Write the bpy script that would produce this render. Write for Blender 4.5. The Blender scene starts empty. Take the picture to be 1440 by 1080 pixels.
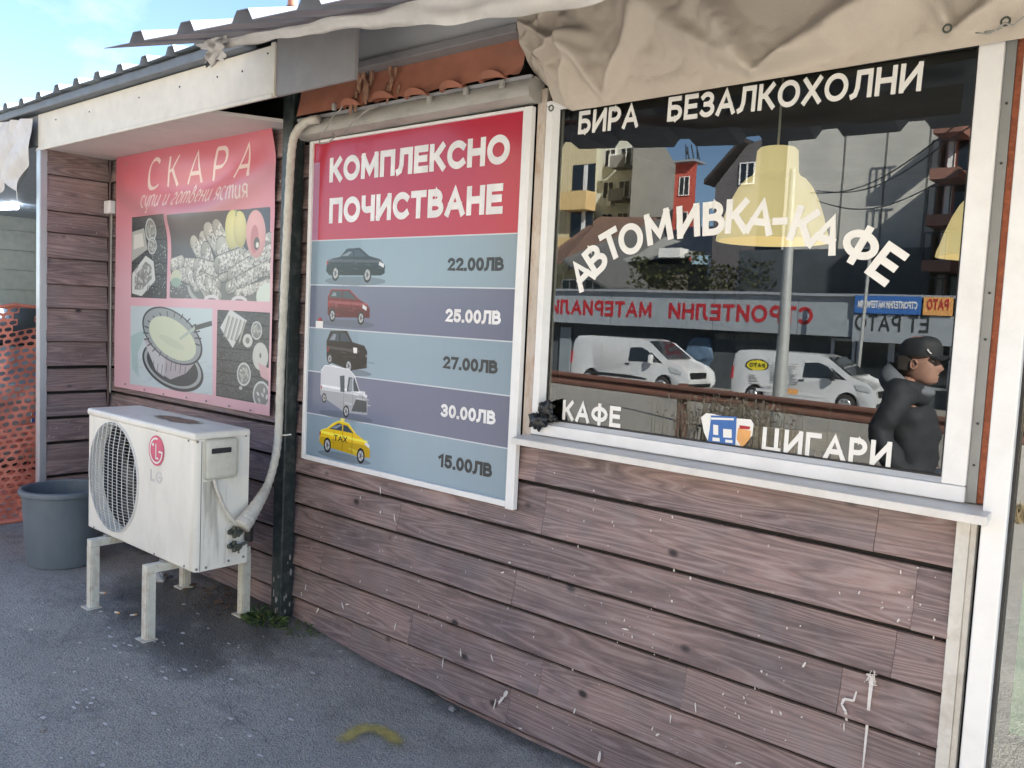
import bpy, bmesh, math, random
import numpy as np
from mathutils import Vector, Matrix, noise
random.seed(7); rng = np.random.default_rng(5)
R_ = math.radians
S = bpy.context.scene
# ------------------------------------------------------------------ camera, sky, sun, exposure
F = 1195.64
CR = Vector((0.758419, 0.650093, 0.046692)); CD = Vector((0.086253, -0.029100, -0.995848)); CF = Vector((-0.646035, 0.759297, -0.078142))
CAM = Vector((0, -2.5, 0))
cam = bpy.data.cameras.new('camera'); camo = bpy.data.objects.new('camera', cam); S.collection.objects.link(camo)
cam.sensor_width = 36; cam.lens = 36 * F / 1440; cam.clip_start = .05; cam.clip_end = 2000
camo.matrix_world = Matrix(((CR.x, -CD.x, -CF.x, CAM.x), (CR.y, -CD.y, -CF.y, CAM.y), (CR.z, -CD.z, -CF.z, CAM.z), (0, 0, 0, 1)))
S.camera = camo
SUN = Vector((0.70, 0.45, 0.56)).normalized()
w = bpy.data.worlds.new('World'); S.world = w; w.use_nodes = True
nt = w.node_tree; bgn = nt.nodes['Background']
sky = nt.nodes.new('ShaderNodeTexSky'); sky.sky_type = 'NISHITA'; sky.sun_disc = False
sky.sun_elevation = math.asin(SUN.z); sky.sun_rotation = math.atan2(SUN.x, SUN.y)
sky.ozone_density = 2.5; sky.air_density = .9; sky.dust_density = .3
tc = nt.nodes.new('ShaderNodeTexCoord'); mp = nt.nodes.new('ShaderNodeMapping'); mp.inputs['Scale'].default_value = (1, 1, 2.2)
nz = nt.nodes.new('ShaderNodeTexNoise'); nz.inputs['Scale'].default_value = 2.6; nz.inputs['Detail'].default_value = 8; nz.inputs['Roughness'].default_value = .55
rp = nt.nodes.new('ShaderNodeValToRGB'); rp.color_ramp.elements[0].position = .57; rp.color_ramp.elements[1].position = .80
rp.color_ramp.elements[1].color = (.85, .85, .85, 1)
mx = nt.nodes.new('ShaderNodeMix'); mx.data_type = 'RGBA'; mx.inputs['B'].default_value = (5.6, 5.9, 6.4, 1)
nt.links.new(tc.outputs['Generated'], mp.inputs[0]); nt.links.new(mp.outputs[0], nz.inputs['Vector']); nt.links.new(nz.outputs[0], rp.inputs[0])
nt.links.new(rp.outputs[0], mx.inputs['Factor']); nt.links.new(sky.outputs[0], mx.inputs['A']); nt.links.new(mx.outputs['Result'], bgn.inputs[0])
bgn.inputs[1].default_value = 0.063
sl = bpy.data.lights.new('sun', 'SUN'); sl.energy = 5.0; sl.angle = R_(.5); sl.color = (1, .93, .82)
so = bpy.data.objects.new('sun', sl); S.collection.objects.link(so); so.rotation_euler = (-SUN).to_track_quat('-Z', 'Y').to_euler()
S.view_settings.view_transform = 'Standard'; S.view_settings.look = 'None'; S.view_settings.gamma = 1; S.view_settings.exposure = 2.52
S.cycles.max_bounces = 8; S.cycles.transparent_max_bounces = 16; S.cycles.glossy_bounces = 4

# ------------------------------------------------------------------ helpers
COL = S.collection
def at(px, py, y):
    """point of the plane at depth y that stands at this place of the survey picture (1440 x 1080)"""
    d = CR * ((px - 720) / F) + CD * ((py - 540) / F) + CF
    t = (y - CAM.y) / d.y
    return CAM + d * t
def atx(px, py, x):
    d = CR * ((px - 720) / F) + CD * ((py - 540) / F) + CF
    return CAM + d * ((x - CAM.x) / d.x)
def atz(px, py, z):
    d = CR * ((px - 720) / F) + CD * ((py - 540) / F) + CF
    return CAM + d * (z / d.z)
def across(px, py, Y):          # the same for things seen in the window pane: the pane lies in y = 0, so they stand at -Y
    p = at(px, py, Y); return Vector((p.x, -Y, p.z))

def mat(name, col, rough=.6, metal=0, var=.12, vs=12, bump=.0, bs=60, spec=.5, coat=0, rust=0, dirt=0, dcol=(.05, .04, .035), ds=3.0, stretch=(1, 1, 1), trans=0):
    m = bpy.data.materials.new(name); m.use_nodes = True
    n = m.node_tree.nodes; L = m.node_tree.links; b = n['Principled BSDF']
    b.inputs['Roughness'].default_value = rough; b.inputs['Metallic'].default_value = metal
    b.inputs['Specular IOR Level'].default_value = spec; b.inputs['Coat Weight'].default_value = coat; b.inputs['Coat Roughness'].default_value = .05
    t = n.new('ShaderNodeTexCoord'); mpn = n.new('ShaderNodeMapping'); mpn.inputs['Scale'].default_value = stretch
    L.new(t.outputs['Object'], mpn.inputs[0]); V = mpn.outputs[0]
    nn = n.new('ShaderNodeTexNoise'); nn.inputs['Scale'].default_value = vs; nn.inputs['Detail'].default_value = 6; nn.inputs['Roughness'].default_value = .6
    L.new(V, nn.inputs['Vector'])
    mr = n.new('ShaderNodeMapRange'); mr.inputs['From Min'].default_value = .3; mr.inputs['From Max'].default_value = .7
    mr.inputs['To Min'].default_value = 1 - var; mr.inputs['To Max'].default_value = 1 + var
    L.new(nn.outputs[0], mr.inputs[0])
    mu = n.new('ShaderNodeMix'); mu.data_type = 'RGBA'; mu.blend_type = 'MULTIPLY'; mu.inputs['Factor'].default_value = 1
    mu.inputs['A'].default_value = (*col, 1); L.new(mr.outputs[0], mu.inputs['B']); out = mu.outputs['Result']
    if dirt:
        d = n.new('ShaderNodeTexNoise'); d.inputs['Scale'].default_value = ds; d.inputs['Detail'].default_value = 9; d.inputs['Roughness'].default_value = .7
        L.new(V, d.inputs['Vector']); r = n.new('ShaderNodeMapRange'); r.inputs['From Min'].default_value = .48; r.inputs['From Max'].default_value = .75
        r.inputs['To Max'].default_value = dirt; L.new(d.outputs[0], r.inputs[0])
        q = n.new('ShaderNodeMix'); q.data_type = 'RGBA'; q.inputs['B'].default_value = (*dcol, 1); L.new(out, q.inputs['A']); L.new(r.outputs[0], q.inputs['Factor']); out = q.outputs['Result']
    L.new(out, b.inputs['Base Color'])
    if trans:
        b.inputs['Subsurface Weight'].default_value = 0
    if bump:
        bn = n.new('ShaderNodeTexNoise'); bn.inputs['Scale'].default_value = bs; bn.inputs['Detail'].default_value = 5; L.new(V, bn.inputs['Vector'])
        bp = n.new('ShaderNodeBump'); bp.inputs['Strength'].default_value = bump; bp.inputs['Distance'].default_value = .01
        L.new(bn.outputs[0], bp.inputs['Height']); L.new(bp.outputs[0], b.inputs['Normal'])
    return m
def emis(name, col, st):
    m = bpy.data.materials.new(name); m.use_nodes = True; b = m.node_tree.nodes['Principled BSDF']
    b.inputs['Base Color'].default_value = (*col, 1); b.inputs['Emission Color'].default_value = (*col, 1); b.inputs['Emission Strength'].default_value = st
    return m

class MB:
    def __init__(s): s.v = []; s.f = []; s.uv = None
    def quad(s, *p):
        i = len(s.v); s.v += [tuple(q) for q in p]; s.f.append(tuple(range(i, i + len(p)))); return s
    def box(s, a, b):
        (x0, y0, z0), (x1, y1, z1) = a, b
        x0, x1 = min(x0, x1), max(x0, x1); y0, y1 = min(y0, y1), max(y0, y1); z0, z1 = min(z0, z1), max(z0, z1)
        i = len(s.v); s.v += [(x0, y0, z0), (x1, y0, z0), (x1, y1, z0), (x0, y1, z0), (x0, y0, z1), (x1, y0, z1), (x1, y1, z1), (x0, y1, z1)]
        s.f += [tuple(i + k for k in q) for q in ((0, 3, 2, 1), (4, 5, 6, 7), (0, 1, 5, 4), (1, 2, 6, 5), (2, 3, 7, 6), (3, 0, 4, 7))]; return s
    def hexa(s, p):          # eight corners, same order as box
        i = len(s.v); s.v += [tuple(q) for q in p]
        s.f += [tuple(i + k for k in q) for q in ((0, 3, 2, 1), (4, 5, 6, 7), (0, 1, 5, 4), (1, 2, 6, 5), (2, 3, 7, 6), (3, 0, 4, 7))]; return s
    def tube(s, pts, r, n=8, caps=True):
        pts = [Vector(p) for p in pts]; rs = r if isinstance(r, (list, tuple)) else [r] * len(pts)
        i0 = len(s.v); up = None
        for k, p in enumerate(pts):
            t = (pts[min(k + 1, len(pts) - 1)] - pts[max(k - 1, 0)]).normalized()
            if up is None: up = t.orthogonal().normalized()
            else: up = (up - t * up.dot(t)).normalized()
            bi = t.cross(up)
            for j in range(n):
                a = 2 * math.pi * j / n; s.v.append(tuple(p + (up * math.cos(a) + bi * math.sin(a)) * rs[k]))
        for k in range(len(pts) - 1):
            for j in range(n):
                a = i0 + k * n + j; b = i0 + k * n + (j + 1) % n; s.f.append((a, b, b + n, a + n))
        if caps:
            s.f.append(tuple(i0 + j for j in reversed(range(n)))); s.f.append(tuple(i0 + (len(pts) - 1) * n + j for j in range(n)))
        return s
    def cyl(s, c, axis, r, h, n=24, r2=None):
        c = Vector(c); a = Vector(axis).normalized(); return s.tube([c, c + a * h], [r, r if r2 is None else r2], n)
    def lathe(s, prof, c, n=32):       # (radius, z) pairs about the vertical through c
        i0 = len(s.v)
        for r, z in prof:
            for j in range(n):
                a = 2 * math.pi * j / n; s.v.append((c[0] + r * math.cos(a), c[1] + r * math.sin(a), c[2] + z))
        for k in range(len(prof) - 1):
            for j in range(n):
                a = i0 + k * n + j; b = i0 + k * n + (j + 1) % n; s.f.append((a, b, b + n, a + n))
        return s
    def prism(s, poly, n):              # flat polygon pushed along vector n, closed
        i = len(s.v); k = len(poly); n = Vector(n); s.v += [tuple(p) for p in poly] + [tuple(Vector(p) + n) for p in poly]
        s.f += [tuple(range(i + k - 1, i - 1, -1)), tuple(range(i + k, i + 2 * k))]
        for j in range(k): s.f.append((i + j, i + (j + 1) % k, i + k + (j + 1) % k, i + k + j))
        return s
    def grid(s, nu, nv, fn):
        i0 = len(s.v)
        for a in range(nu + 1):
            for b in range(nv + 1): s.v.append(tuple(fn(a / nu, b / nv)))
        for a in range(nu):
            for b in range(nv):
                q = i0 + a * (nv + 1) + b; s.f.append((q, q + nv + 1, q + nv + 2, q + 1))
        return s
    def build(s, name, m, parent=None, smooth=False, bevel=0, seg=2, kind=None, recalc=False, label=None, origin=None):
        me = bpy.data.meshes.new(name); me.from_pydata(s.v, [], s.f); me.validate()
        if recalc or bevel:
            bm = bmesh.new(); bm.from_mesh(me)
            if recalc: bmesh.ops.recalc_face_normals(bm, faces=bm.faces)
            if bevel:
                es = [e for e in bm.edges if len(e.link_faces) == 2 and e.calc_face_angle(0) > .5]
                bmesh.ops.bevel(bm, geom=es, offset=bevel, segments=seg, affect='EDGES', profile=.5)
            bm.to_mesh(me); bm.free()
        if m: me.materials.append(m)
        if smooth:
            me.polygons.foreach_set('use_smooth', [True] * len(me.polygons))
            if smooth != 'all': me.set_sharp_from_angle(angle=R_(40))
        o = bpy.data.objects.new(name, me); COL.objects.link(o)
        if parent: o.parent = parent; o.matrix_parent_inverse = Matrix.Translation(-parent_loc(parent))
        if kind: o['kind'] = kind
        if label: o['label'] = label
        return o
def parent_loc(p):
    v = Vector(p.location)
    while p.parent: p = p.parent; v = v * 1.0
    return v
def thing(name, loc, label, cat, group=None):
    o = bpy.data.objects.new(name, None); COL.objects.link(o); o.location = loc; o.empty_display_size = .1
    o['label'] = label; o['category'] = cat
    if group: o['group'] = group
    return o
def tag(o, label, cat, group=None):
    o['label'] = label; o['category'] = cat
    if group: o['group'] = group
    return o
def copy_tree(o, loc=None, label=None, rotz=None, parent=None):
    c = o.copy(); COL.objects.link(c)
    if parent: c.parent = parent
    if loc is not None: c.location = loc
    if rotz is not None: c.rotation_euler.z = rotz
    if label: c['label'] = label
    for ch in list(o.children): copy_tree(ch, parent=c)
    return c

# ------------------------------------------------------------------ lettering drawn as strokes
def arc(cx, cy, rx, ry, a0, a1, n=12):
    return [(cx + rx * math.cos(R_(a0 + (a1 - a0) * k / n)), cy + ry * math.sin(R_(a0 + (a1 - a0) * k / n))) for k in range(n + 1)]
G = {
'А': (.78, [[(0, 0), (.39, 1), (.78, 0)], [(.14, .32), (.64, .32)]]),
'Б': (.62, [[(.55, 1), (0, 1), (0, 0)] , [(0, 0), (.32, 0)] + arc(.32, .29, .3, .29, -90, 90, 10) + [(0, .58)]]),
'В': (.62, [[(0, 0), (0, 1)], [(0, 1), (.28, 1)] + arc(.28, .77, .26, .23, 90, -90, 10) + [(0, .54)], [(.28, .54)] + arc(.3, .27, .32, .27, 90, -90, 10) + [(0, 0)]]),
'Г': (.5, [[(0, 0), (0, 1), (.52, 1)]]),
'Д': (.8, [[(.1, 0), (.2, .3), (.24, 1), (.66, 1), (.66, 0)], [(0, -.2), (0, 0), (.8, 0), (.8, -.2)]]),
'Е': (.54, [[(.54, 1), (0, 1), (0, 0), (.56, 0)], [(0, .52), (.5, .52)]]),
'Ж': (1.0, [[(.5, 0), (.5, 1)], [(0, 1), (.5, .5), (1, 1)], [(0, 0), (.5, .5), (1, 0)]]),
'З': (.56, [arc(.26, .76, .26, .24, 150, -90, 12) + [(.18, .52)], [(.26, .52)] + arc(.28, .26, .3, .26, 90, -150, 12)]),
'И': (.68, [[(0, 0), (0, 1)], [(.68, 0), (.68, 1)], [(.02, .04), (.66, .96)]]),
'К': (.62, [[(0, 0), (0, 1)], [(.04, .5), (.22, .56), (.58, 1)], [(.22, .56), (.62, 0)]]),
'Л': (.7, [[(-.02, 0), (.1, .06), (.18, .35), (.2, 1), (.7, 1), (.7, 0)]]),
'М': (.86, [[(0, 0), (0.02, 1)], [(.86, 0), (.84, 1)], [(.03, .97), (.43, .2), (.83, .97)]]),
'Н': (.66, [[(0, 0), (0, 1)], [(.66, 0), (.66, 1)], [(0, .52), (.66, .52)]]),
'О': (.84, [arc(.42, .5, .42, .5, 0, 360, 28)]),
'П': (.66, [[(0, 0), (0, 1), (.66, 1), (.66, 0)]]),
'Р': (.58, [[(0, 0), (0, 1)], [(0, 1), (.28, 1)] + arc(.28, .71, .3, .29, 90, -90, 12) + [(0, .42)]]),
'С': (.72, [arc(.42, .5, .42, .5, 48, 312, 22)]),
'Т': (.64, [[(0, 1), (.64, 1)], [(.32, 0), (.32, 1)]]),
'У': (.64, [[(0, 1), (.34, .3)], [(.64, 1), (.3, .1), (.12, 0)]]),
'Ф': (.92, [arc(.46, .52, .46, .34, 0, 360, 26), [(.46, -.05), (.46, 1.05)]]),
'Х': (.66, [[(0, 0), (.66, 1)], [(0, 1), (.66, 0)]]),
'Ц': (.74, [[(0, 1), (0, 0), (.74, 0), (.74, -.2)], [(.6, 0), (.6, 1)]]),
'Ч': (.6, [[(0, 1), (0, .68)] + arc(.25, .66, .25, .24, 180, 270, 8) + [(.6, .46)], [(.6, 0), (.6, 1)]]),
'Ш': (.9, [[(0, 1), (0, 0), (.9, 0), (.9, 1)], [(.45, 0), (.45, 1)]]),
'Ъ': (.7, [[(0, 1), (.2, 1), (.2, 0), (.45, 0)] + arc(.45, .27, .25, .27, -90, 90, 8) + [(.2, .54)]]),
'Ы': (.85, [[(0, 1), (0, 0), (.3, 0)] + arc(.3, .27, .25, .27, -90, 90, 8) + [(0, .54)], [(.85, 0), (.85, 1)]]),
'Ю': (.95, [[(0, 0), (0, 1)], [(0, .5), (.3, .5)], arc(.62, .5, .32, .5, 0, 360, 20)]),
'Я': (.6, [[(.6, 0), (.6, 1), (.3, 1)] + arc(.3, .72, .28, .28, 90, 270, 10) + [(.6, .44)], [(.3, .44), (0, 0)]]),
'L': (.5, [[(0, 1), (0, 0), (.5, 0)]]),
'G': (.78, [arc(.42, .5, .42, .5, 48, 360, 24) + [(.5, .5)]]),
'-': (.3, [[(0, .5), (.3, .5)]]), '.': (.04, [[(0, 0), (.04, 0)]]), '·': (.04, [[(0, .5), (.04, .5)]]), ' ': (.3, []),
'0': (.54, [arc(.27, .5, .27, .5, 0, 360, 24)]),
'1': (.34, [[(0, .78), (.3, 1), (.3, 0)]]),
'2': (.56, [arc(.28, .73, .27, .27, 160, -30, 12) + [(.02, 0), (.58, 0)]]),
'3': (.54, [arc(.26, .75, .25, .25, 150, -90, 12), arc(.26, .26, .28, .26, 85, -150, 12)]),
'5': (.56, [[(.52, 1), (.08, 1), (.03, .54)] + arc(.27, .32, .28, .32, 120, -150, 14)]),
'7': (.54, [[(0, 1), (.54, 1), (.2, 0)]]),
'А': (.78, [[(0, 0), (.39, 1), (.78, 0)], [(.14, .32), (.64, .32)]]),
# italic lower case
'с': (.36, [arc(.2, .26, .2, .26, 50, 300, 12)]), 'у': (.4, [[(0, .5), (.05, .12), (.18, .02), (.34, .2)], [(.4, .52), (.34, .0), (.2, -.25), (.02, -.22)]]),
'п': (.42, [[(0, 0), (0, .5)], [(0, .3)] + arc(.2, .32, .18, .2, 170, 0, 8) + [(.38, .08), (.44, .02)]]),
'и': (.44, [[(0, .5), (0, .15)] + arc(.17, .18, .17, .17, 190, 350, 8), [(.38, .5), (.38, .08), (.46, .02)]]),
'г': (.34, [arc(.16, .38, .14, .13, 170, -40, 8) + arc(.14, .12, .13, .12, 100, 340, 8)]),
'о': (.4, [arc(.2, .26, .2, .26, 0, 360, 16)]),
'т': (.68, [[(0, 0), (0, .5)], [(0, .3)] + arc(.16, .32, .15, .19, 170, 0, 8) + [(.31, 0)], [(.31, .3)] + arc(.48, .32, .15, .19, 170, 0, 8) + [(.63, .08), (.7, .02)]]),
'в': (.4, [[(0, .3), (.12, .6), (.28, .72), (.34, .58), (.14, .42)], [(.14, .42)] + arc(.18, .2, .2, .2, 80, -200, 12)]),
'е': (.36, [[(.02, .24), (.34, .34)] + arc(.2, .27, .18, .25, 30, 310, 12)]),
'н': (.44, [[(0, .5), (0, 0)], [(0, .26), (.38, .26)], [(.38, .5), (.38, .08), (.46, .02)]]),
'я': (.42, [[(.4, .5), (.4, 0)], arc(.22, .36, .19, .15, 60, 280, 8) + [(.4, .2)], [(.22, .2), (0, 0)]]),
'т2': (.4, []),
}
def strokes(text, bold, gap, cond=1.0, shear=0, caps=True):
    """[(points, closed)] with cap height 1, and the total width"""
    x = 0; out = []; b = bold
    for ch in text:
        wd, ss = G[ch]
        for st in ss:
            pts = [(x + b / 2 + px * cond, b / 2 + py * (1 - b)) for px, py in st]
            closed = len(pts) > 12 and (abs(pts[0][0] - pts[-1][0]) + abs(pts[0][1] - pts[-1][1])) < 1e-4
            if closed: pts = pts[:-1]
            elif caps:
                for i, j in ((0, 1), (-1, -2)):
                    dx, dy = pts[i][0] - pts[j][0], pts[i][1] - pts[j][1]; l = math.hypot(dx, dy) or 1
                    pts[i] = (pts[i][0] + dx / l * b / 2 * .96, pts[i][1] + dy / l * b / 2 * .96)
            out.append(([(px + py * shear, py) for px, py in pts], closed))
        x += wd * cond + (b if ch != ' ' else 0) + gap
    return out, x - gap
def outline(pts, closed, hw, pen=None):
    n = len(pts); Lp, Rp = [], []
    for i in range(n):
        a = pts[(i - 1) % n] if closed or i > 0 else None; c = pts[(i + 1) % n] if closed or i < n - 1 else None; p = pts[i]
        ds = []
        if a: l = math.hypot(p[0] - a[0], p[1] - a[1]) or 1; ds.append(((p[0] - a[0]) / l, (p[1] - a[1]) / l))
        if c: l = math.hypot(c[0] - p[0], c[1] - p[1]) or 1; ds.append(((c[0] - p[0]) / l, (c[1] - p[1]) / l))
        tx, ty = sum(d[0] for d in ds), sum(d[1] for d in ds); l = math.hypot(tx, ty) or 1; tx /= l; ty /= l
        k = 1.0
        if len(ds) == 2: k = min(1.7, 1 / max(.3, abs(tx * ds[0][0] + ty * ds[0][1])))
        h = hw * k
        if pen is not None: h = hw * (.3 + .7 * abs(math.sin(math.atan2(ty, tx) - pen)))
        Lp.append((p[0] - ty * h, p[1] + tx * h)); Rp.append((p[0] + ty * h, p[1] - tx * h))
    return Lp, Rp
def text_mb(text, O, ex, ez, nrm, height, width=None, bold=.2, gap=.12, cond=1, shear=0, thick=.0015, mb=None, rot=0, centre=False):
    mb = mb or MB(); st, tw = strokes(text, bold, gap, cond, shear); ex, ez, nrm = Vector(ex), Vector(ez), Vector(nrm); O = Vector(O)
    sx = (width / tw) if width else height
    c, s_ = math.cos(rot), math.sin(rot)
    for k, (pts, closed) in enumerate(st):
        Lp, Rp = outline(pts, closed, bold / 2)
        def T(p, d):
            u, v = p[0] * sx, p[1] * height
            if centre: u -= tw * sx / 2; v -= height / 2
            u, v = u * c - v * s_, u * s_ + v * c
            return O + ex * u + ez * v + nrm * d
        th = thick + (k % 7) * .00012; n = len(pts); i = len(mb.v)
        for q in range(n): mb.v += [tuple(T(Lp[q], th)), tuple(T(Rp[q], th)), tuple(T(Lp[q], 0)), tuple(T(Rp[q], 0))]
        for q in range(n if closed else n - 1):
            a = i + 4 * q; b = i + 4 * ((q + 1) % n)
            mb.f += [(a, a + 1, b + 1, b), (a, b, b + 2, a + 2), (a + 1, a + 3, b + 3, b + 1)]
        if not closed:
            for a in (i, i + 4 * (n - 1)): mb.f.append((a, a + 2, a + 3, a + 1))
    return mb
X1, Y1, Z1 = Vector((1, 0, 0)), Vector((0, 1, 0)), Vector((0, 0, 1))

# ------------------------------------------------------------------ pictures that are printed on signs, drawn with code
class Pic:
    def __init__(s, w, h, col): s.w, s.h = w, h; s.a = np.ones((h, w, 3)) * np.array(col); s.yy, s.xx = np.mgrid[0:h, 0:w]
    def _win(s, x0, y0, x1, y1):
        return slice(max(0, int(y0)), min(s.h, int(y1) + 2)), slice(max(0, int(x0)), min(s.w, int(x1) + 2))
    def poly(s, pts, col, al=1):
        xs = [p[0] for p in pts]; ys = [p[1] for p in pts]; W = s._win(min(xs), min(ys), max(xs), max(ys)); X = s.xx[W] + .5; Y = s.yy[W] + .5
        if X.size == 0: return
        m = np.zeros(X.shape, bool); n = len(pts)
        for i in range(n):
            (xa, ya), (xb, yb) = pts[i], pts[(i + 1) % n]
            if ya == yb: continue
            m ^= ((Y > ya) != (Y > yb)) & (X < (xb - xa) * (Y - ya) / (yb - ya) + xa)
        s.a[W][m] = s.a[W][m] * (1 - al) + np.array(col) * al
    def rect(s, x0, y0, x1, y1, col, al=1): s.poly([(x0, y0), (x1, y0), (x1, y1), (x0, y1)], col, al)
    def ell(s, cx, cy, rx, ry, col, rot=0, al=1, shade=0, noise_=0):
        r = max(rx, ry); W = s._win(cx - r, cy - r, cx + r, cy + r); X = s.xx[W] + .5 - cx; Y = s.yy[W] + .5 - cy
        if X.size == 0: return
        c, d = math.cos(rot), math.sin(rot); U = (X * c + Y * d) / rx; V = (-X * d + Y * c) / ry; m = U * U + V * V < 1
        f = np.ones(X.shape)
        if shade: f = f * (1 - shade * (V * .6 + .4 * (U * U + V * V)))
        if noise_: f = f * (1 + rng.normal(0, noise_, X.shape))
        s.a[W][m] = s.a[W][m] * (1 - al) + (np.array(col)[None, None] * f[..., None])[m] * al
    def line(s, pts, wd, col, al=1):
        for a, b in zip(pts, pts[1:]):
            dx, dy = b[0] - a[0], b[1] - a[1]; l = math.hypot(dx, dy) or 1; nx, ny = -dy / l * wd / 2, dx / l * wd / 2
            s.poly([(a[0] + nx, a[1] + ny), (b[0] + nx, b[1] + ny), (b[0] - nx, b[1] - ny), (a[0] - nx, a[1] - ny)], col, al)
    def text(s, t, x, y, h, wd, col, bold=.15, gap=.12, shear=0, pen=None, al=1):
        st, tw = strokes(t, bold, gap, 1, shear, caps=pen is None); k = wd / tw
        for pts, closed in st:
            Lp, Rp = outline(pts, closed, bold / 2, pen); n = len(pts)
            for q in range(n if closed else n - 1):
                r = (q + 1) % n; s.poly([(x + p[0] * k, y - p[1] * h) for p in (Lp[q], Lp[r], Rp[r], Rp[q])], col, al)
    def blur(s, k=1):
        for _ in range(k):
            p = np.pad(s.a, ((1, 1), (1, 1), (0, 0)), 'edge'); s.a = (p[:-2, 1:-1] + p[2:, 1:-1] + p[1:-1, :-2] + p[1:-1, 2:] + 4 * p[1:-1, 1:-1]) / 8
    def mat(s, name, rough=.4, spec=.5, coat=0, bump=0):
        im = bpy.data.images.new(name, s.w, s.h); d = np.ones((s.h, s.w, 4), np.float32); l = np.clip(s.a, 0, 1)[::-1]; d[..., :3] = np.where(l < .0031308, l * 12.92, 1.055 * l ** (1 / 2.4) - .055)
        im.pixels.foreach_set(d.ravel()); im.update(); im.pack()
        m = bpy.data.materials.new(name); m.use_nodes = True; n = m.node_tree.nodes; b = n['Principled BSDF']
        t = n.new('ShaderNodeTexImage'); t.image = im; t.extension = 'EXTEND'; m.node_tree.links.new(t.outputs[0], b.inputs['Base Color'])
        b.inputs['Roughness'].default_value = rough; b.inputs['Specular IOR Level'].default_value = spec; b.inputs['Coat Weight'].default_value = coat; b.inputs['Coat Roughness'].default_value = .03
        return m
def set_uv(o, fn):
    me = o.data; uv = me.uv_layers.new(name='uv')
    for lp in me.loops: uv.data[lp.index].uv = fn(me.vertices[lp.vertex_index].co)

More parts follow.
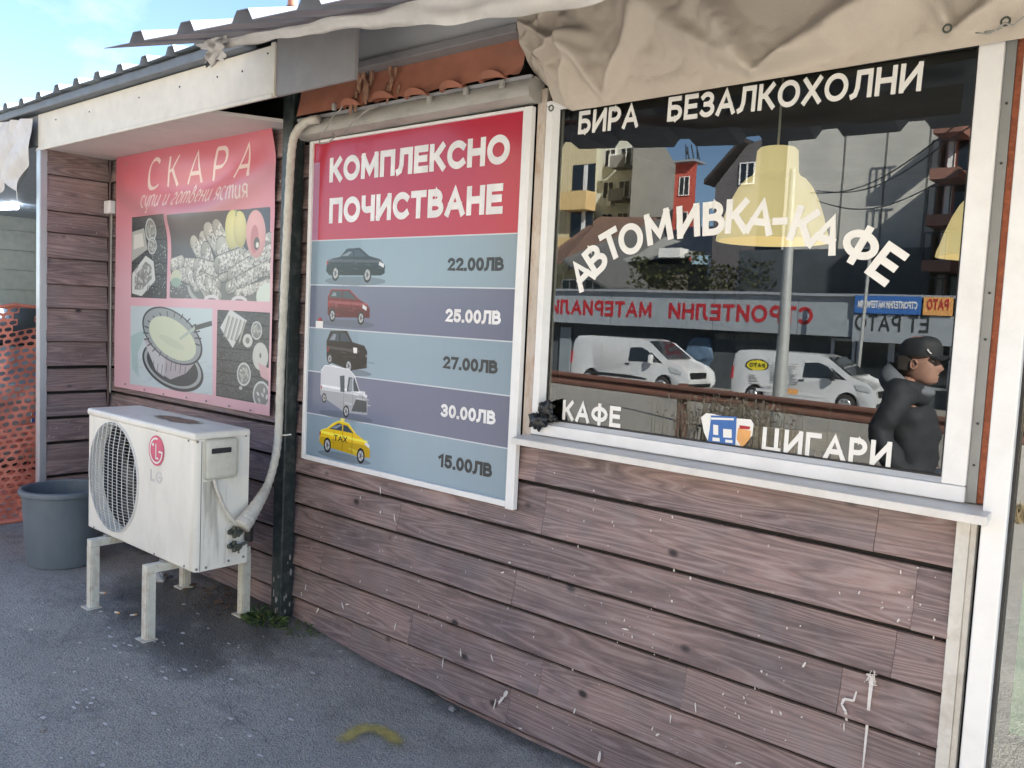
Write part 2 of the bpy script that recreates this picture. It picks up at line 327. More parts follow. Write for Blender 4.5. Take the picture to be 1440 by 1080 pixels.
# ------------------------------------------------------------------ materials
def wood_mat():
    m = bpy.data.materials.new('plank_wood'); m.use_nodes = True; n = m.node_tree.nodes; L = m.node_tree.links; b = n['Principled BSDF']
    tcn = n.new('ShaderNodeTexCoord'); oi = n.new('ShaderNodeObjectInfo')
    sp = n.new('ShaderNodeSeparateXYZ'); L.new(tcn.outputs['Object'], sp.inputs[0])
    ad = n.new('ShaderNodeMath'); ad.operation = 'ADD'; L.new(sp.outputs[0], ad.inputs[0]); L.new(sp.outputs[1], ad.inputs[1])
    cb = n.new('ShaderNodeCombineXYZ'); L.new(ad.outputs[0], cb.inputs[0]); L.new(sp.outputs[2], cb.inputs[2])
    r7 = n.new('ShaderNodeMath'); r7.operation = 'MULTIPLY'; r7.inputs[1].default_value = 37; L.new(oi.outputs['Random'], r7.inputs[0]); L.new(r7.outputs[0], cb.inputs[1])
    def noi(scale, sc, det=6, rough=.6, dist=0):
        mp_ = n.new('ShaderNodeMapping'); mp_.inputs['Scale'].default_value = sc; L.new(cb.outputs[0], mp_.inputs[0])
        q = n.new('ShaderNodeTexNoise'); q.inputs['Scale'].default_value = scale; q.inputs['Detail'].default_value = det; q.inputs['Roughness'].default_value = rough; q.inputs['Distortion'].default_value = dist
        L.new(mp_.outputs[0], q.inputs['Vector']); return q.outputs[0]
    big = noi(2.0, (1, 1, 2.5), 4)
    # growth rings: bands of a slowly varying field, stretched along the board
    fld = noi(1.5, (.45, 1, 7.5), 2, .45, .15)
    mm = n.new('ShaderNodeMath'); mm.operation = 'MULTIPLY'; mm.inputs[1].default_value = 115; L.new(fld, mm.inputs[0])
    sn = n.new('ShaderNodeMath'); sn.operation = 'SINE'; L.new(mm.outputs[0], sn.inputs[0])
    grain = noi(14, (1, 1, 26), 7, .75)
    # knots
    mpk = n.new('ShaderNodeMapping'); mpk.inputs['Scale'].default_value = (1, 1, 1.6); L.new(cb.outputs[0], mpk.inputs[0])
    vo = n.new('ShaderNodeTexVoronoi'); vo.inputs['Scale'].default_value = 4.2; L.new(mpk.outputs[0], vo.inputs['Vector'])
    kr = n.new('ShaderNodeMapRange'); kr.inputs['From Min'].default_value = .05; kr.inputs['From Max'].default_value = .115; kr.inputs['To Min'].default_value = 1; kr.inputs['To Max'].default_value = 0; L.new(vo.outputs['Distance'], kr.inputs[0])
    def mixc(a, bcol, fac, blend='MIX'):
        q = n.new('ShaderNodeMix'); q.data_type = 'RGBA'; q.blend_type = blend
        if isinstance(a, tuple): q.inputs['A'].default_value = (*a, 1)
        else: L.new(a, q.inputs['A'])
        if isinstance(bcol, tuple): q.inputs['B'].default_value = (*bcol, 1)
        else: L.new(bcol, q.inputs['B'])
        if isinstance(fac, float): q.inputs['Factor'].default_value = fac
        else: L.new(fac, q.inputs['Factor'])
        return q.outputs['Result']
    def rng_(x, a, b_, c, d):
        q = n.new('ShaderNodeMapRange'); q.inputs[1].default_value = a; q.inputs[2].default_value = b_; q.inputs[3].default_value = c; q.inputs[4].default_value = d; L.new(x, q.inputs[0]); return q.outputs[0]
    col = mixc((.160, .118, .122), (.315, .215, .20), rng_(big, .35, .65, 0, 1))
    col = mixc(col, (.075, .058, .062), rng_(sn.outputs[0], .3, 1, 0, .42))
    col = mixc(col, (.44, .37, .36), rng_(sn.outputs[0], -.5, -1, 0, .32))
    col = mixc(col, (.46, .38, .37), rng_(grain, .54, .74, 0, .7))
    col = mixc(col, (.07, .05, .05), rng_(grain, .44, .28, 0, .75))
    col = mixc(col, (.035, .028, .03), kr.outputs[0])
    pv = n.new('ShaderNodeMapRange'); pv.inputs[3].default_value = .92; pv.inputs[4].default_value = 1.07; L.new(oi.outputs['Random'], pv.inputs[0])
    col = mixc(col, pv.outputs[0], 1.0, 'MULTIPLY')
    # grey rain dirt and fine splashes
    dz = noi(3.2, (1, 1, .7), 9, .72); col = mixc(col, (.20, .19, .20), rng_(dz, .5, .75, 0, .6))
    mps = n.new('ShaderNodeMapping'); mps.inputs['Scale'].default_value = (1, 1, .55); L.new(cb.outputs[0], mps.inputs[0])
    v2 = n.new('ShaderNodeTexVoronoi'); v2.inputs['Scale'].default_value = 34; L.new(mps.outputs[0], v2.inputs['Vector'])
    s1 = rng_(v2.outputs['Distance'], .06, .11, 1, 0)
    cm = noi(3.5, (1, 1, 1), 4); pr = n.new('ShaderNodeMath'); pr.operation = 'MULTIPLY'; L.new(s1, pr.inputs[0]); L.new(rng_(cm, .5, .62, 0, .75), pr.inputs[1])
    col = mixc(col, (.62, .58, .56), pr.outputs[0])
    L.new(col, b.inputs['Base Color']); b.inputs['Roughness'].default_value = .55; b.inputs['Specular IOR Level'].default_value = .35
    bp = n.new('ShaderNodeBump'); bp.inputs['Strength'].default_value = .35; bp.inputs['Distance'].default_value = .004; L.new(grain, bp.inputs['Height']); L.new(bp.outputs[0], b.inputs['Normal'])
    return m
M = dict(
 wood=wood_mat(),
 pvc=mat('white_pvc', (.80, .80, .80), .35, var=.03, dirt=.25, dcol=(.45, .42, .38), ds=5),
 pvc_old=mat('old_white_paint', (.62, .60, .56), .55, var=.08, dirt=.55, dcol=(.30, .26, .22), ds=14, bump=.2),
 sill=mat('sill_metal', (.68, .66, .64), .45, var=.04, dirt=.35, dcol=(.4, .36, .32), ds=8),
 peel=mat('peeling_paint', (.56, .50, .44), .7, var=.15, dirt=.85, dcol=(.33, .15, .06), ds=26, bump=.5, stretch=(1, 1, .35)),
 fascia=mat('fascia_board', (.66, .63, .56), .6, var=.05, dirt=.30, dcol=(.42, .38, .32), ds=5),
 fascia_grey=mat('grey_fascia', (.24, .235, .24), .6, var=.08, dirt=.3, ds=4),
 soffit=mat('soffit_board', (.62, .58, .56), .6, var=.06, dirt=.25, dcol=(.35, .32, .3)),
 roof=mat('roof_steel', (.36, .40, .45), .38, metal=.35, var=.1, dirt=.4, dcol=(.2, .17, .15)),
 roof_light=mat('roof_sheet_light', (.62, .64, .66), .35, metal=.2, var=.08, dirt=.3, dcol=(.35, .32, .3)),
 alu=mat('aluminium', (.50, .52, .55), .42, metal=.55, var=.06, dirt=.3, dcol=(.3, .3, .3)),
 pipe=mat('green_paint', (.018, .028, .028), .4, var=.2, dirt=.15, dcol=(.5, .5, .48), ds=22),
 hose=mat('pipe_tape', (.58, .56, .50), .6, var=.12, vs=40, bump=.5, bs=90, dirt=.45, dcol=(.3, .28, .22), ds=9),
 grey_strip=mat('zinc_strip', (.27, .28, .28), .5, metal=.2, var=.08, dirt=.3),
 brick=mat('red_brick_strip', (.36, .11, .055), .8, var=.25, vs=40, bump=.8, bs=80, dirt=.5, dcol=(.16, .06, .04), ds=30),
 terra=mat('orange_plastic', (.38, .155, .10), .55, var=.12, dirt=.65, dcol=(.20, .13, .11), ds=5),
 foam=mat('mounting_foam', (.36, .20, .13), .9, var=.25, vs=30, bump=1, bs=40, dirt=.6, dcol=(.2, .14, .1), ds=12),
 cassette=mat('awning_box', (.40, .39, .36), .5, metal=.1, var=.08, dirt=.65, dcol=(.16, .15, .14), ds=9, stretch=(.5, 1, 2)),
 wire=mat('grey_wire', (.35, .34, .31), .5), 
 tarp=mat('beige_tarp', (.50, .44, .37), .62, var=.07, vs=5, bump=.25, bs=260, dirt=.5, dcol=(.38, .31, .27), ds=5),
 rag=mat('white_cloth', (.62, .61, .60), .7, var=.08, dirt=.35, dcol=(.3, .28, .26), ds=8),
 ac=mat('ac_white', (.78, .755, .68), .38, var=.03, dirt=.32, dcol=(.42, .39, .33), ds=7, stretch=(1, 1, .4)),
 ac_cover=mat('ac_cover', (.62, .61, .53), .45, var=.05, dirt=.4, dcol=(.32, .3, .24), ds=9),
 grille=mat('grille_wire', (.68, .68, .66), .4, var=.08, dirt=.3, dcol=(.3, .28, .25)),
 dark=mat('dark_inside', (.025, .027, .03), .5), black=mat('black_plastic', (.018, .019, .021), .35, var=.2),
 finmat=mat('fan_blade', (.045, .047, .05), .5), fins=mat('condenser_fins', (.035, .038, .04), .6, metal=0, stretch=(1, 1, 30)),
 pink=mat('logo_pink', (.62, .075, .16), .4), faded=mat('faded_letters', (.62, .60, .58), .5),
 brass=mat('dirty_brass', (.09, .10, .085), .5, metal=.5, var=.3, dirt=.5, dcol=(.05, .09, .06)),
 stand=mat('stand_paint', (.66, .64, .55), .5, var=.06, vs=30, dirt=.55, dcol=(.28, .12, .05), ds=16, bump=.2),
 bin=mat('bin_plastic', (.135, .165, .19), .45, var=.07, dirt=.35, dcol=(.22, .24, .25), ds=9, stretch=(1, 1, .5)),
 net=mat('orange_net', (.72, .24, .17), .5, var=.2, vs=8), 
 lampshade=emis('yellow_lampshade', (.80, .62, .28), .14), cord=mat('lamp_cord', (.6, .58, .5), .5),
 interior=mat('cafe_wall', (.10, .11, .115), .7, var=.3, vs=3), darkwood=mat('chair_wood', (.46, .37, .28), .5, var=.2, stretch=(1, 1, 6)),
 vinyl=mat('white_vinyl', (.80, .79, .76), .45, var=.03, dirt=.12, dcol=(.6, .57, .5)),
 ink=mat('dark_print', (.03, .032, .035), .35), whiteink=mat('white_print', (.78, .77, .78), .35), red=mat('red_letters', (.42, .02, .03), .4),
 splat=mat('splash_white', (.66, .62, .60), .7, var=.15, vs=60), leaf=mat('weed_green', (.075, .115, .03), .6, var=.4, vs=30), dead=mat('dry_leaf', (.15, .09, .045), .8, var=.3),
 stone=mat('grey_stone', (.26, .25, .24), .8, var=.2, vs=40, bump=.6), butt=mat('butt_paper', (.72, .68, .6), .7),
 white_car=mat('van_paint', (.60, .61, .62), .22, coat=.6, var=.02), glassdark=mat('vehicle_glass', (.02, .025, .03), .06, spec=.7, var=.1), tyre=mat('tyre_rubber', (.02, .02, .02), .8, var=.2), rim=mat('wheel_rim', (.5, .51, .53), .3, metal=.7),
 lampg=mat('headlamp_glass', (.55, .58, .6), .1, metal=.3), amber=mat('amber_lens', (.6, .2, .03), .2), yellow=mat('yellow_print', (.75, .62, .03), .4), bluep=mat('blue_print', (.04, .14, .42), .4), orangep=mat('orange_print', (.72, .36, .12), .4),
 skin=mat('skin', (.40, .22, .16), .5, var=.06, vs=25), cloth=mat('black_jacket', (.022, .024, .030), .75, var=.25, vs=20, bump=.4, bs=25), hood=mat('grey_hood', (.17, .18, .20), .85, var=.1), capm=mat('cap_cloth', (.02, .021, .025), .7), jeans=mat('dark_jeans', (.03, .04, .06), .8),
 rustrail=mat('rusty_rail', (.16, .075, .055), .65, var=.2, dirt=.6, dcol=(.10, .07, .06), ds=2, stretch=(.4, 1, 4)), pole=mat('galvanised_pole', (.42, .43, .42), .45, metal=.3, var=.1, dirt=.4, dcol=(.25, .24, .22)),
)

# ------------------------------------------------------------------ ground
def gz(x, y):
    b = -1.53 if x < -3.5 else (-1.53 - .083 * (x + 3.5) / 1.1 if x < -2.4 else -1.613)
    z = b - .035 * max(0, min(8.2, -y - .8))
    if y < -9: z = z - .30 * min(1, (-y - 9) / 9)
    return z
def asphalt():
    m = bpy.data.materials.new('asphalt'); m.use_nodes = True; n = m.node_tree.nodes; L = m.node_tree.links; b = n['Principled BSDF']
    t = n.new('ShaderNodeTexCoord'); O = t.outputs['Object']
    def noi(s, det=6, r=.6, sc=(1, 1, 1)):
        p = n.new('ShaderNodeMapping'); p.inputs['Scale'].default_value = sc; L.new(O, p.inputs[0]); q = n.new('ShaderNodeTexNoise'); q.inputs['Scale'].default_value = s; q.inputs['Detail'].default_value = det; q.inputs['Roughness'].default_value = r; L.new(p.outputs[0], q.inputs['Vector']); return q.outputs[0]
    def rg(x, a, b_, c, d):
        q = n.new('ShaderNodeMapRange'); q.inputs[1].default_value = a; q.inputs[2].default_value = b_; q.inputs[3].default_value = c; q.inputs[4].default_value = d; L.new(x, q.inputs[0]); return q.outputs[0]
    def mixc(a, bc, f):
        q = n.new('ShaderNodeMix'); q.data_type = 'RGBA'
        for s_, v in (('A', a), ('B', bc)):
            if isinstance(v, tuple): q.inputs[s_].default_value = (*v, 1)
            else: L.new(v, q.inputs[s_])
        L.new(f, q.inputs['Factor']); return q.outputs['Result']
    c = mixc((.37, .35, .31), (.47, .445, .40), rg(noi(1.7, 8, .65), .35, .65, 0, 1))
    c = mixc(c, (.045, .05, .055), rg(noi(3.2, 9, .78), .50, .72, 0, .45))
    vo = n.new('ShaderNodeTexVoronoi'); vo.inputs['Scale'].default_value = 130; L.new(O, vo.inputs['Vector'])
    c = mixc(c, (.035, .037, .04), rg(vo.outputs['Distance'], .35, .7, 0, .38))
    sep = n.new('ShaderNodeSeparateColor'); L.new(vo.outputs['Color'], sep.inputs[0])
    c = mixc(c, (.34, .35, .36), rg(sep.outputs[0], .82, .97, 0, .55))
    # pale spilt-dust patches
    p1 = rg(noi(22, 4, .6, (1, 2.2, 1)), .645, .68, 0, .8); mk = rg(noi(1.3, 2), .46, .56, 0, 1); mu = n.new('ShaderNodeMath'); mu.operation = 'MULTIPLY'; L.new(p1, mu.inputs[0]); L.new(mk, mu.inputs[1])
    c = mixc(c, (.66, .66, .65), mu.outputs[0])
    vc = n.new('ShaderNodeTexVoronoi'); vc.feature = 'DISTANCE_TO_EDGE'; vc.inputs['Scale'].default_value = .75; wv_ = n.new('ShaderNodeTexNoise'); wv_.inputs['Scale'].default_value = 2.5; wv_.inputs['Detail'].default_value = 6; L.new(O, wv_.inputs['Vector'])
    vm_ = n.new('ShaderNodeVectorMath'); vm_.operation = 'MULTIPLY_ADD'; vm_.inputs[1].default_value = (.5, .5, 0); L.new(wv_.outputs['Color'], vm_.inputs[0]); L.new(O, vm_.inputs[2]); L.new(vm_.outputs[0], vc.inputs['Vector'])
    ck = n.new('ShaderNodeMath'); ck.operation = 'MULTIPLY'; L.new(rg(vc.outputs['Distance'], .001, .004, .35, 0), ck.inputs[0]); L.new(rg(noi(.9, 3), .48, .58, 0, 1), ck.inputs[1]); c = mixc(c, (.03, .03, .03), ck.outputs[0])
    # damp stain under the air conditioner
    sp = n.new('ShaderNodeSeparateXYZ'); L.new(O, sp.inputs[0])
    def vm(op, a, bv):
        q = n.new('ShaderNodeMath'); q.operation = op
        for i, v in enumerate((a, bv)):
            if isinstance(v, (int, float)): q.inputs[i].default_value = v
            else: L.new(v, q.inputs[i])
        return q.outputs[0]
    def blob(cx, cy, rx, ry):
        dx = vm('DIVIDE', vm('SUBTRACT', sp.outputs[0], cx), rx); dy = vm('DIVIDE', vm('SUBTRACT', sp.outputs[1], cy), ry)
        return vm('ADD', vm('MULTIPLY', dx, dx), vm('MULTIPLY', dy, dy))
    d = vm('MINIMUM', blob(-3.80, -.30, .70, .38), blob(-3.45, -.62, .33, .18)); d = vm('ADD', d, vm('MULTIPLY', vm('SUBTRACT', noi(6, 9, .75), .5), 4.2))
    wet = rg(d, 1.5, .3, 0, .78); c = mixc(c, (.075, .075, .07), wet)
    # dirt along the foot of the wall
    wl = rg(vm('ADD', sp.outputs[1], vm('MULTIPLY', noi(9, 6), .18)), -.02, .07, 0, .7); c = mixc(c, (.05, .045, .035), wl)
    # sandy dusty road further out
    rd = rg(vm('ADD', sp.outputs[1], vm('MULTIPLY', noi(2, 4), .8)), -3.5, -4.4, 0, 1); c = mixc(c, (.32, .30, .265), rd)
    L.new(c, b.inputs['Base Color']); L.new(rg(wet, 0, .8, .85, .45), b.inputs['Roughness'])
    bp = n.new('ShaderNodeBump'); bp.inputs['Strength'].default_value = .6; bp.inputs['Distance'].default_value = .006; L.new(vo.outputs['Distance'], bp.inputs['Height'])
    bp2 = n.new('ShaderNodeBump'); bp2.inputs['Strength'].default_value = .5; bp2.inputs['Distance'].default_value = .03; L.new(noi(9, 5), bp2.inputs['Height']); L.new(bp.outputs[0], bp2.inputs['Normal']); L.new(bp2.outputs[0], b.inputs['Normal'])
    return m
xs = sorted(set([-600, -300, -120, -60, -30] + [round(-20 + .5 * i, 2) for i in range(25)] + [round(-8 + .08 * i, 3) for i in range(116)] + [2, 3, 5, 8, 15, 40, 120, 400]))
ys = sorted(set([-600, -300, -120, -60, -40, -30, -25, -22, -20] + [-19 + i for i in range(16)] + [round(-3.2 + .08 * i, 3) for i in range(46)] + [1, 3, 6, 12, 40, 120, 500]))
g = MB(); i0 = 0
for x in xs:
    for y in ys:
        nv = .012 * noise.noise(Vector((x * 1.3, y * 1.3, 0))) if -9 < x < 2 and -4 < y < .5 else 0
        g.v.append((x, y, gz(x, y) + nv))
ny = len(ys)
for a in range(len(xs) - 1):
    for b in range(ny - 1): q = a * ny + b; g.f.append((q, q + ny, q + ny + 1, q + 1))
o = g.build('ground', asphalt(), smooth='all', kind='structure')

# ------------------------------------------------------------------ the cafe building
cafe = thing('cafe_building', (-2.5, 0, -1.55), 'low timber-clad cafe and carwash kiosk with big shop window and corrugated roof', 'building')
def plank(wall, x0, x1, z0, z1, y0, dx=True, label=None):
    """one lap board: bottom edge stands proud of the board below; dx: along x, else along y"""
    gp = .020 if z1 < -.3 else .004; lip = .033 if (z0 > -.62 or not dx or x1 <= -3.5) and not (dx and x0 > -2.0) else .035; mb = MB(); n = max(3, int(abs(x1 - x0) / .16)); ph = random.random() * 50
    rows = []
    for k in range(n + 1):
        t = x0 + (x1 - x0) * k / n; wv = .0022 * noise.noise(Vector((t * 2.2 + ph, z0 * 3, 0))); pr = .004 * noise.noise(Vector((t * 1.3, ph, z0)))
        prof = [(z0 + wv, -.001), (z0 + wv + .001, -lip + .004 - pr), (z0 + wv + .005, -lip - pr), (z0 * .42 + z1 * .58, -.014 - pr * .5), (z1 - gp, -.009), (z1 - gp + .002, -.001)]
        rows.append([((t, y0 + py, z) if dx else (y0 - py, t, z)) for z, py in prof])
    i = 0
    for r in rows: mb.v += r
    for k in range(n):
        for j in range(5):
            a = k * 6 + j; mb.f.append((a, a + 6, a + 7, a + 1))
    mb.f.append(tuple(range(5, -1, -1))); mb.f.append(tuple(n * 6 + j for j in range(6)))
    return mb.build('plank', M['wood'], wall, smooth=True, recalc=True)
# front wall core with openings for window and door, so light enters only through the panes
WX0, WX1, WZ0, WZ1 = -1.995, -.517, -.432, .79
core = MB()
core.box((-5.55, .001, -1.75), (WX0, .12, 1.25)).box((WX0, .001, -1.75), (WX1, .12, WZ0)).box((WX0, .001, WZ1), (.6, .12, 1.25)).box((WX1, .001, -1.75), (-.47, .12, WZ1))
core.box((.42, .001, -1.75), (.6, .12, WZ1))
wall = core.build('front_wall', mat('wall_core', (.012, .010, .010), .9), cafe)
rows = [-1.74, -1.585, -1.428, -1.267, -1.110, -.955, -.805, -.612, -.457]
joints = {-1.585: [-3.02, -2.05], -1.428: [-2.62, -1.9], -1.267: [-3.25, -1.30], -1.11: [-2.05, -.80], -.955: [-2.72, -.66], -.805: [-2.30, -1.92, -.62], -.612: [-1.97, -.735], -1.74: [-2.4, -1.2]}
for z0, z1 in zip(rows, rows[1:]):
    xsn = [-3.497] + joints.get(z0, []) + [-.527]
    if z0 == -.612: xsn = [-3.497, -2.7, -1.965, -.735, -.527]
    for a, b in zip(xsn, xsn[1:]): plank(wall, a, b - .0012, z0, z1, -.001)
# narrow strip of boards left of the price board
sz = [-.457, -.30, -.13, .02, .16, .31, .47, .62, .78]
for z0, z1 in zip(sz, sz[1:]): plank(wall, -3.497, -3.37, z0, z1, -.001)
arow = [-1.62, -1.42, -1.265, -1.11, -.90, -.744, -.587, -.43, -.279, -.073, .072, .231, .385, .515, .73, .90]
for k, (z0, z1) in enumerate(zip(arow, arow[1:])):
    cut = [-5.528] + ([-4.3 - .4 * ((k * 7) % 3 - 1)] if k % 2 else [-4.9]) + [-3.503]
    for a, b in zip(cut, cut[1:]): plank(wall, a, b - .0012, z0, z1, -.001)
# white splashes of paint and droppings
sp = MB()
def blob_at(c, ru, rv, ang, n=9, z=.0):
    pts = []
    for k in range(n):
        a = 2 * math.pi * k / n; r = 1 + random.uniform(-.35, .35); u, v = math.cos(a) * ru * r, math.sin(a) * rv * r
        pts.append(Vector((c.x + u * math.cos(ang) - v * math.sin(ang), c.y, c.z + u * math.sin(ang) + v * math.cos(ang))))
    sp.prism(pts, (0, -.0012, 0))
def on_wall(px, py):
    p = at(px, py, -.02)
    for z0, z1 in zip(rows, rows[1:]):
        if z0 <= p.z < z1:
            f = (p.z - z0) / (z1 - z0); y = -.036 + .022 * min(1, f / .58) + .005 * max(0, (f - .58) / .42) - .006; return at(px, py, y)
    return at(px, py, -.042)
for (px, py, a, b, an) in [(507, 700, .004, .006, 0), (535, 690, .003, .02, .1), (555, 728, .003, .022, .25), (535, 605+115, .004, .006, 0), (447, 858, .02, .006, 1.1), (482, 852, .004, .016, .5), (488, 850, .014, .004, .3),
        (518, 862, .012, .004, .7), (556, 880, .003, .02, -.3), (623, 930, .0025, .035, -.1), (648, 917, .003, .016, .2), (692, 925, .003, .014, .4), (705, 985, .026, .006, .9), (696, 990, .003, .02, -.2), (712, 975, .008, .018, -.5),
        (756, 994, .003, .004, 0), (843, 1065, .006, .02, 0), (707, 805, .008, .003, .3), (717, 791, .007, .003, .2), (732, 1024, .01, .003, .2), (808, 1000, .003, .012, -.3), (945, 845, .004, .005, 0), (971, 813, .004, .006, 0),
        (948, 802, .003, .005, 0), (1131, 935, .003, .010, -.4), (978, 995, .002, .022, .15), (943, 1010, .0025, .014, 0), (1098, 1003, .003, .006, .3), (1071, 944, .004, .004, 0), (880, 885, .014, .003, .15), (1187, 1022, .002, .012, 0),
        (430, 825, .003, .018, -.2), (424, 835, .002, .01, .3), (780, 665, .003, .004, 0), (835, 690, .003, .004, 0), (1038, 1073, .012, .003, .6), (925, 1033, .009, .003, .7), (805, 940, .004, .012, .3)]:
    blob_at(on_wall(px, py), a, b, an)
for k in range(280):
    px = random.uniform(415, 1320); py = random.triangular(700, 1080, 900)
    p = at(px, py, -.02)
    if -1.58 < p.z < -.63 and p.x < -.56 and noise.noise(Vector((p.x * 2.2, p.z * 3, 4))) > -.05 + .25 * random.random(): s_ = random.uniform(.0012, .003); blob_at(on_wall(px, py), s_, s_ * random.choice([1, 1, 2.5]), random.uniform(-.4, .4), 6)
# scrawled paint marks at the right
def ribbon(pts, wds):
    P = [on_wall(*p) + Vector((0, -.003, 0)) for p in pts]
    for k in range(len(P) - 1):
        t = (P[k + 1] - P[k]); t.y = 0; t.normalize(); nn = Vector((-t.z, 0, t.x)); a, b = wds[k], wds[k + 1]
        sp.prism([P[k] - nn * a, P[k + 1] - nn * b, P[k + 1] + nn * b, P[k] + nn * a], (0, -.0012 - .0002 * (k % 3), 0))
ribbon([(1227, 950), (1223, 985), (1219, 1030), (1214, 1079)], [.006, .0045, .0035, .002])
ribbon([(1205, 972), (1201, 985), (1188, 982), (1184, 990), (1190, 1000), (1191, 1013)], [.002, .003, .004, .003, .004, .003])
for k in range(16): ribbon([(1227 + random.uniform(-9, 9), 950 + random.uniform(-8, 14)), (1227 + random.uniform(-9, 9), 950 + random.uniform(-8, 14))], [.0012, .0008])
sp.build('paint_splash', M['splat'], wall, kind='stuff', recalc=True)
# side return wall (faces +x)
sw = MB().box((-5.60, -.40, -1.72), (-5.552, .001, .93)).build('side_wall', mat('side_core', (.015, .013, .013), .9), cafe)
for z0, z1 in zip(arow, arow[1:]): plank(sw, -.40, -.034, z0, z1, -5.551, dx=False)
MB().box((-5.585, -.440, -1.56), (-5.53, -.395, .868)).box((-5.6, -.43, -1.56), (-5.585, -.395, .868)).build('corner_post', M['alu'], cafe, bevel=.004)
MB().box((-5.52, -.036, -1.56), (-5.50, -.031, .868)).build('corner_trim', mat('brown_trim', (.14, .10, .10), .6), cafe)
MB().box((-5.505, -.075, .53), (-5.425, -.033, .61)).build('junction_box', M['pvc'], cafe, bevel=.006)
MB().tube([(-5.47, -.04, .53), (-5.475, -.038, .1), (-5.47, -.038, -.6)], .006, 6).build('cable', M['wire'], cafe)
# overhang: soffit panels, fascia boards, corrugated roof sheets
xs_ = [-6.9, -5.7, -4.85, -4.0, -3.14]
for a, b in zip(xs_[1:-1], xs_[2:-1]):
    MB().box((a + .002, -.405, .872 + .002 * random.random()), (b - .002, -.002, .888)).build('soffit_panel', M['soffit'], cafe)
def fboard(x0, x1, z0, z1, y, m, t=.018, name='fascia_board'):
    return MB().box((x0, y, z0), (x1, y + t, z1)).build(name, m, cafe, bevel=.003)
fboard(-5.60, -3.165, .868, 1.08, -.425, M['fascia']); fboard(-3.163, -3.135, .868, 1.09, -.428, M['fascia'], .022)
MB().box((-5.60, -.436, .862), (-3.14, -.4255, .880)).build('fascia_trim', M['fascia'], cafe, bevel=.003)
fboard(-3.133, -2.62, .868, 1.16, -.42, M['fascia_grey']); fboard(-7.6, -5.602, .90, 1.08, -.42, M['fascia_grey'])
MB().prism([(-3.998, -.405, .872), (-3.70, -.405, .872), (-3.50, -.002, .872), (-3.998, -.002, .872)], (0, 0, .016)).build('soffit_panel', M['soffit'], cafe, recalc=True)
MB().box((-3.9, -.40, 1.02), (-3.14, -.002, 1.03)).build('void_shade_panel', M['dark'], cafe)  # dark panel added to stand for the shaded void above the soffit
scr = MB()
for px, py in [(78, 168), (125, 157), (195, 137), (252, 122), (305, 108), (340, 100), (376, 75)]: c = at(px, py, -.4285); scr.cyl(c, (0, 1, 0), .004, .003, 8)
scr.build('screw_heads', M['dark'], cafe, kind='stuff')
MB().box((-7.6, -.47, 1.085), (-3.3, -.40, 1.135)).build('gutter_board', mat('dark_gutter', (.12, .14, .17), .5, var=.15), cafe, bevel=.01)
def corrugated(name, edge, back, pitch, h, m, nseg=None, thick=.0025):
    """trapezoidal sheet between a front edge polyline and a back edge polyline (same parameter)"""
    mb = MB()
    def lerp(pl, t):
        k = min(int(t * (len(pl) - 1)), len(pl) - 2); f = t * (len(pl) - 1) - k; return Vector(pl[k]).lerp(Vector(pl[k + 1]), f)
    L_ = sum((Vector(b) - Vector(a)).length for a, b in zip(edge, edge[1:])); nr = max(1, int(L_ / pitch)); cols = []
    for k in range(nr):
        for f, hh in ((0, 0), (.60, 0), (.68, h), (.86, h), (.94, 0)):
            cols.append(((k + f) / nr, hh))
    cols.append((1, 0)); ns = 6; i0 = 0
    for t, hh in cols:
        a, b = lerp(edge, t), lerp(back, t)
        for j in range(ns + 1):
            p = a.lerp(b, j / ns); sag = .012 * noise.noise(Vector((p.x * 1.5, p.y * 2, 3))); mb.v.append((p.x, p.y, p.z + hh + sag))
    n = ns + 1; tot = len(mb.v); mb.v += [(x, y, z - thick) for x, y, z in mb.v[:tot]]
    for c in range(len(cols) - 1):
        for j in range(ns):
            q = c * n + j; mb.f.append((q, q + n, q + n + 1, q + 1)); q2 = q + tot; mb.f.append((q2, q2 + 1, q2 + n + 1, q2 + n))
        q = c * n; mb.f.append((q, q + tot, q + n + tot, q + n)); q += ns; mb.f.append((q, q + n, q + n + tot, q + tot))
    return mb.build(name, m, cafe, recalc=False)
corrugated('roof_sheet', [(-8.4, -.50, 1.138), (-3.30, -.50, 1.138)], [(-8.4, 3.2, 1.75), (-3.3, 3.2, 1.75)], .245, .035, M['roof'])
EX = [-3.30 + .7833 * k for k in range(7)]
edge = [(x, -1.05, z) for x, z in zip(EX, (.925, .862, .808, .795, .795, .795, .795))]
back = [(x, .9, z) for x, z in zip(EX, (1.56, 1.52, 1.48, 1.46, 1.46, 1.46, 1.46))]
corrugated('canopy_sheet', edge, back, .325, .035, mat('canopy_steel', (.20, .22, .26), .5, metal=.2, var=.15, dirt=.4))
